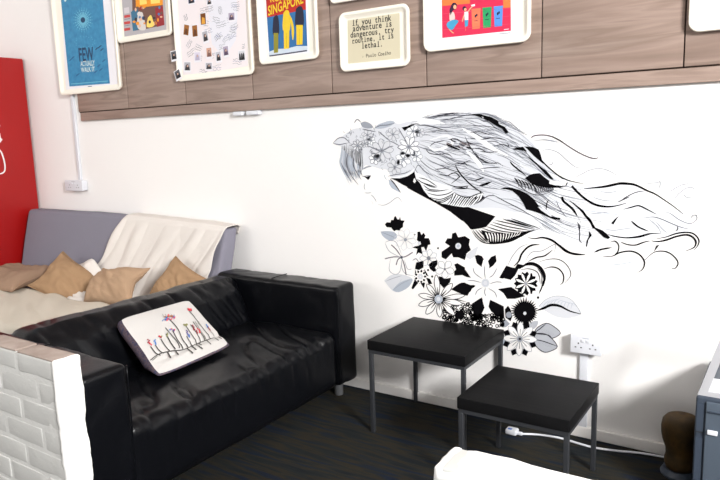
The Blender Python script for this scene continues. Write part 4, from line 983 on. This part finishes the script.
# 4 poster with yellow lettering: a plain stand-in for the picture
t = tray(1.887, 2.33, 1.942, 2.6, 'white tray framing a red and blue poster with large yellow lettering')
fl = Flat(1, PY)
sheet(fl, [(262.5, -50), (306, -54), (309.5, 53), (268.5, 58.5)], M['paper'])
pr, pb, py = colour('poster_red', 178, 38, 32), colour('poster_blue', 44, 104, 158), colour('poster_yellow', 226, 192, 44)
fl.poly([(264, -40), (304.5, -44), (306, 9.5), (267, 17.5)], pr, 2)
fl.poly([(267, 17.5), (306, 9.5), (307.5, 49), (269.5, 55)], pb, 2)
fl.poly([(268.7, 52), (276, 49), (287, 48.5), (297, 46), (307.3, 46), (307.6, 51.5), (269.2, 56.5)], colour('poster_pale', 196, 208, 220), 3)
nv = colour('poster_ink', 30, 34, 56)
for (xa, ya, yb, w) in ((276, 15, 34, 5), (286.5, 10, 30, 6), (299.5, 6, 26, 7)):
    fl.poly([(xa-w/2, ya+3), (xa, ya), (xa+w/2, ya+3), (xa+w/2+.6, yb), (xa-w/2-.6, yb)], nv if xa != 286.5 else py, 4, 3)
    fl.poly([(xa-w*.45, yb-1), (xa+w*.5, yb-1), (xa+w*.45, yb+18.5), (xa-w*.4, yb+19)], colour('poster_olive', 140, 134, 44) if xa == 276 else py, 5)
    fl.stroke([(xa, yb+3), (xa+.2, yb+18)], .6, nv, 6)
fl.stroke([(289, 14), (292.5, 26), (293, 40)], 2.4, py, 4)
fl.text('ROAD TO', (270.5, 2.2), (302, -2.5), py, 5, 1.25, weight=.02)
fl.text('SINGAPORE', (268.4, 15.8), (303.5, 2.8), py, 5, 1.5, weight=.02)
fl.stroke([(269.6, 56), (288, 53.4), (307, 50.6)], 1.3, colour('poster_caption', 70, 70, 84), 5, (0, 0))
fl.build('print', t)

# 5 typed quotation
t = tray(2.478, 2.917, 1.855, 2.168, 'small white tray framing a cream sheet with a typed quotation', r=.04)
fl = Flat(1, PY); cream = colour('cream_paper', 204, 196, 170)
sheet(fl, [(347.5, 20.5), (399.5, 13), (400.2, 58.5), (348, 63.8)], cream)
tx = colour('typewriter_ink', 46, 44, 42)
for s_, a, b_ in (('If you think', (352.5, 26), (391.5, 20.6)), ('adventure is', (353, 31.6), (391.7, 26.4)), ('dangerous, try', (350.6, 37.8), (394, 32.2)), ('routine, it is', (352.5, 43.6), (393.5, 38.2)), ('lethal.', (362, 48.6), (382, 46.4))):
    fl.text(s_, a, b_, tx, 4, 1.15, mono=True, weight=.016)
fl.text('- Paulo Coelho', (362.5, 58.2), (391, 54.4), tx, 4, 1.1, mono=True, weight=.0)
fl.build('print', t)

# 6 tray above the quotation, cropped by the frame of the photograph
t = tray(2.423, 2.84, 2.222, 2.6, 'white tray hung just above the small typed quotation')
fl = Flat(1, PY); sheet(fl, [(336, -4), (364, -8), (366, -40), (334, -35)], M['paper']); fl.build('print', t)

# 7 red cartoon poster
t = tray(2.998, 3.556, 1.912, 2.42, 'white tray framing a red cartoon poster of coloured bins', r=.045)
fl = Flat(1, PY)
sheet(fl, [(431, -40), (519, -44), (518.5, 36), (432, 44.5)], M['paper'])
cr_, pi = colour('cartoon_red', 206, 42, 78), colour('cartoon_orange', 240, 120, 60)
fl.poly([(441.5, -30), (510.5, -34), (511, 30.8), (442.3, 38)], cr_, 2)
fl.poly([(441.8, 0), (470, -2), (470, 3.5), (442, 6)], pi, 3); fl.poly([(503, -4), (510.5, -5), (510.8, 7.4), (503.4, 8)], pi, 3)
for y in (12, 20, 28): fl.stroke([(442, y+2), (510, y-4)], .35, colour('cartoon_rose', 226, 74, 100), 3, (0, 0))
for x0, m_ in ((471.5, colour('bin_orange', 240, 118, 84)), (482.5, colour('bin_green', 40, 150, 92)), (493.8, colour('bin_blue', 84, 140, 214))):
    d = -(x0-471.5)*.11
    fl.poly([(x0, 9+d), (x0+9.2, 8+d), (x0+8.4, 28.4+d), (x0+.8, 29.2+d)], m_, 3)
    fl.disc((x0+4, 16.2+d), .9, 1.6, nv, 4, 8); fl.disc((x0+5.4, 15+d), .8, 1.4, nv, 4, 8)
    fl.stroke([(x0+2.6, 21+d), (x0+6.2, 20.6+d)], .6, nv, 4, (0, 0))
sk, hr = colour('cartoon_skin', 226, 170, 130), colour('cartoon_hair', 48, 26, 54)
fl.poly([(449.5, 10), (452, 4), (455, 2.6), (457, 5), (456, 9), (453, 10.5), (450.5, 15)], hr, 4, 4)
fl.disc((455, 7), 1.6, 2.2, sk, 5, 12)
fl.poly([(449.6, 13), (453.6, 12), (455, 19), (450, 21)], colour('cartoon_top', 224, 196, 190), 4, 3)
fl.poly([(448, 22), (454, 19.6), (458.6, 21), (456, 25), (452.6, 29.8), (448.6, 28.5), (446.6, 25)], colour('cartoon_denim', 66, 150, 190), 5, 3)
fl.stroke([(449, 29), (452, 32), (454, 33.2)], 1, sk, 4)
fl.disc((464.5, 8.6), 2, 2.4, hr, 4, 12); fl.disc((465.4, 9.6), 1.3, 1.6, sk, 5, 10)
fl.poly([(464.4, 12), (468.4, 11.4), (468.4, 20), (464.8, 20.4)], M['paper'], 4)
fl.stroke([(467.6, 13), (470, 9), (473.6, 5.6)], 1, sk, 5); fl.stroke([(465, 13), (463, 19), (462.4, 22)], .9, sk, 4)
fl.poly([(464.6, 20), (468.4, 19.6), (468, 26), (465, 27)], colour('cartoon_denim', 0, 0, 0), 4)
fl.stroke([(466, 26), (465.6, 31)], 1, sk, 4); fl.poly([(471, 5), (475, 4), (475, 6), (472, 7)], M['paper'], 5)
fl.stroke([(504, 29.6), (509, 29)], .6, M['paper'], 4, (0, 0)); fl.stroke([(499, 34), (510.6, 32.8)], .6, M['pencil'], 4, (0, 0))
fl.build('print', t)

# 8 blank white tray at the frame edge
t = tray(4.214, 4.78, 1.878, 2.4, 'plain blank white tray with a rounded corner, hung beside the bare panel', r=.045)

# ------------------------------------------------------------------ sockets and cable covers on the wall
def socket(x0, x1, z0, z1, d, label, double):
    t = thing('wall_socket', label, 'socket', ((x0+x1)/2, 0, z0))
    b = MB(); b.rbox((x0+.004, -d+.009, z0+.004), (x1-.004, 0, z1-.004), .003, M['white']); b.build('back_box', t, smooth=True, angle=30)
    b = MB(); b.rbox((x0, -d, z0), (x1, -d+.010, z1), .004, M['white'], (2, 1, 2)); fp = b.build('faceplate', t, smooth=True, angle=30)
    w = x1-x0; hh = z1-z0
    for cx in ((x0+w*.27, x0+w*.73) if double else (x0+w*.5,)):
        b = MB(); b.box((cx-.003, -d-.0006, z0+hh*.50), (cx+.003, -d+.001, z0+hh*.58), M['dark']); b.build('pin_hole', fp)
        for s_ in (-1, 1):
            b = MB(); b.box((cx+s_*.013-.004, -d-.0006, z0+hh*.30), (cx+s_*.013+.004, -d+.001, z0+hh*.35), M['dark']); b.build('pin_hole', fp)
    if double:
        for cx in (x0+w*.42, x0+w*.58):
            b = MB(); b.rbox((cx-.008, -d-.004, z0+hh*.62), (cx+.008, -d, z0+hh*.78), .002, M['white']); b.build('switch', fp, smooth=True, angle=30)
        b = MB(); b.box((x0+w*.40, -d-.0008, z0+hh*.83), (x0+w*.60, -d+.001, z0+hh*.86), M['mid']); b.build('marking', fp)
socket(3.757, 3.903, .441, .533, .05, 'white double wall socket beside the mural above the tables', True)
socket(-.275, -.045, 1.14, 1.226, .05, 'small white wall box at the foot of the thin cable cover', True)
def cover(name, a, b_, label):
    b = MB(); b.rbox(a, b_, .002, M['white']); o = b.build(name, smooth=True, angle=30); tag(o, label, 'cable cover'); return o
cover('cable_cover', (3.795, -.016, .056), (3.835, -.0005, .446), 'white cable cover running from the double socket to the baseboard')
cover('cable_cover', (-.135, -.02, 1.226), (-.105, -.0005, 2.6), 'thin white cable cover dropping beside the end of the wood panels')
b = MB(); b.rbox((1.60, -.035, ZB-.028), (1.68, -.001, ZB-.003), .004, M['white'])
tag(b.build('cable_clip', smooth=True, angle=30), 'short white cable clip fixed under the wood rail, next to a longer one', 'cable clip')
b = MB(); b.rbox((1.715, -.035, ZB-.028), (1.82, -.001, ZB-.003), .004, M['white'])
tag(b.build('cable_clip', smooth=True, angle=30), 'longer white cable clip strip under the wood rail, below the instant photo tray', 'cable clip')

# white extension lead on the carpet
t = thing('extension_lead', 'white extension lead lying on the carpet along the wall', 'cable', (3.5, -.15, 0))
b = MB(); P_ = spline([(3.53, -.148), (3.62, -.105), (3.727, -.088), (3.82, -.10), (3.9, -.106), (4.0, -.085), (4.06, -.065), (4.12, -.05), (4.211, -.04), (4.33, -.036)], 8)
b.tube([(x, y, .006) for x, y in P_], .0055, M['white'], 8); b.build('cord', t, smooth=True)
b = MB(); b.rbox((3.475, -.172, .001), (3.535, -.124, .03), .01, M['white'], (2, 2, 1)); b.rbox((3.53, -.156, .004), (3.56, -.14, .02), .005, M['white']); b.build('plug', t, smooth=True)
b = MB(); b.box((3.488, -.166, .0295), (3.508, -.15, .0306), colour('plug_blue', 90, 120, 190)); b.build('fuse_mark', t)

# ------------------------------------------------------------------ red drinks fridge by the futon
FXR = -.74
t = thing('drinks_fridge', 'tall red drinks fridge with white script lettering beside the grey futon', 'fridge', (FXR-.33, -.36, 0))
b = MB(); b.rbox((FXR-.66, -.70, .05), (FXR, -.012, 2.212), .012, M['red'], (2, 2, 2)); b.build('cabinet', t, smooth=True, angle=40)
b = MB(); b.rbox((FXR-.655, -.75, .16), (FXR-.005, -.705, 1.86), .01, M['dark']); d_ = b.build('door', t, smooth=True, angle=40)
b = MB(); b.rbox((FXR-.59, -.754, .24), (FXR-.07, -.749, 1.78), .002, mat('fridge_glass', rgb(60, 70, 76), .08, .6)); b.build('glass', d_, smooth=True, angle=40)
b = MB(); b.tube([(FXR-.62, -.75, .9), (FXR-.62, -.785, .92), (FXR-.62, -.785, 1.28), (FXR-.62, -.75, 1.3)], .01, M['chrome']); b.build('handle', d_, smooth=True)
b = MB(); b.rbox((FXR-.655, -.75, 1.87), (FXR-.005, -.705, 2.2), .01, M['red']); b.build('header_sign', t, smooth=True, angle=40)
for x in (FXR-.6, FXR-.06):
    for y in (-.64, -.08):
        b = MB(); b.lathe([(.02, 0), (.025, .055)], (x, y, 0), M['dark'], 12); b.build('foot', t, smooth=True, angle=40)
fl = Flat(0, FXR, .0006, 1); wl = colour('logo_white', 236, 232, 232)
z3 = zc(0, 110, 5.333)
fl.poly(z3((-30, 128), (-10, 132), (0, 122), (4, 148), (13, 158), (2, 174), (-8, 168), (-30, 176)), wl, 2)
fl.stroke(z3((-40, 200), (-12, 205), (6, 225), (19, 262), (26, 300), (22, 328), (2, 340), (-30, 344)), 1.5, wl, 3, (.3, .2))
fl.stroke(z3((-60, 300), (-30, 342), (0, 342)), 1.2, wl, 3)
fl.stroke(z3((-40, 90), (-16, 100), (0, 80)), 1.6, wl, 3)
fl.build('logo', t)

# ------------------------------------------------------------------ things by the frame edge, beyond the low wall
bx = mat('blue_grey_enamel', rgb(54, 63, 76), .45, .45)
bx2 = mat('blue_grey_enamel_light', rgb(76, 86, 98), .45, .45)
t = thing('storage_cabinet', 'blue-grey cabinet with recessed side panels and a sloping silver lid frame', 'cabinet', (4.75, -.65, 0))
CX0, CX1, CY0, CY1, CZ = 4.354, 5.05, -.48, -.03, .495
b = MB(); b.rbox((CX0, CY0, .0), (CX1, CY1, CZ), .012, bx, (2, 2, 2)); b.build('body', t, smooth=True, angle=40)
b = MB()
for z0, z1 in ((.02, .13), (.15, .33), (.35, .47)):
    for a_, c_ in (((CX0+.006, z0), (CX0+.030, z1)),):
        b.box((a_[0], CY0-.002, a_[1]), (c_[0], CY0+.001, a_[1]+.006), M['steel']); b.box((a_[0], CY0-.004, a_[1]+.006), (c_[0], CY0+.001, c_[1]), bx)
b.build('stile_panel', t)
b = MB(); b.rbox((CX0+.036, CY0-.010, .02), (CX1-.01, CY0-.001, CZ-.015), .004, bx2); d_ = b.build('door', t, smooth=True, angle=40)
b = MB(); b.rbox((CX0+.045, CY0-.02, .355), (CX0+.08, CY0-.010, .373), .003, M['white']); b.build('label_plate', d_, smooth=True)
b = MB(); b.rbox((CX0+.045, CY0-.016, .44), (CX1-.05, CY0-.010, .447), .002, bx); b.build('trim_bar', d_, smooth=True)
def slope(u, v, d): return Vector((CX0+.004+.085*v+u, CY0+.03+.06*v-d, CZ-.002+.30*v))
b = MB(); sv = mat('silver_frame', rgb(176, 176, 180), .4, .5, metal=.2)
for (u0, u1, v0, v1) in ((0, .03, 0, 1), (.6, .63, 0, 1), (.03, .6, .0, .06), (.03, .6, .94, 1)):
    V = [slope(u0, v0, 0), slope(u1, v0, 0), slope(u1, v1, 0), slope(u0, v1, 0), slope(u0, v0, .02), slope(u1, v0, .02), slope(u1, v1, .02), slope(u0, v1, .02)]
    b.add(V, [(0, 1, 2, 3), (7, 6, 5, 4), (0, 4, 5, 1), (1, 5, 6, 2), (2, 6, 7, 3), (3, 7, 4, 0)], sv)
lf = b.build('lid_frame', t)
b = MB(); V = [slope(.03, .06, .004), slope(.6, .06, .004), slope(.6, .22, .004), slope(.03, .22, .004), slope(.03, .06, .010), slope(.6, .06, .010), slope(.6, .22, .010), slope(.03, .22, .010)]
b.add(V, [(0, 1, 2, 3), (7, 6, 5, 4), (0, 4, 5, 1), (1, 5, 6, 2), (2, 6, 7, 3), (3, 7, 4, 0)], M['white']); b.build('lid_panel', lf)

br = mixmat('brown_mottled_surface', [(.3, rgb(28, 22, 12)), (.48, rgb(58, 43, 18)), (.6, rgb(78, 56, 22)), (.72, rgb(44, 28, 16))], (7, 7, 7), 1.5, .7, .3, bump=.4)
t = thing('garden_stool', 'brown mottled bulbous stool between the mural wall and the blue-grey cabinet', 'stool', (4.272, -.16, 0))
b = MB(); b.lathe([(.0, .03), (.055, .03), (.062, .05), (.064, .07), (.058, .095), (.06, .12), (.074, .16), (.079, .19), (.081, .22), (.076, .248), (.062, .265), (.04, .272), (.0, .273)], (4.272, -.16, 0), br, 32)
b.build('body', t, smooth=True)
b = MB(); b.lathe([(.075, 0), (.078, .01), (.066, .032)], (4.272, -.16, 0), bx, 28); b.build('base', t, smooth=True, angle=40)
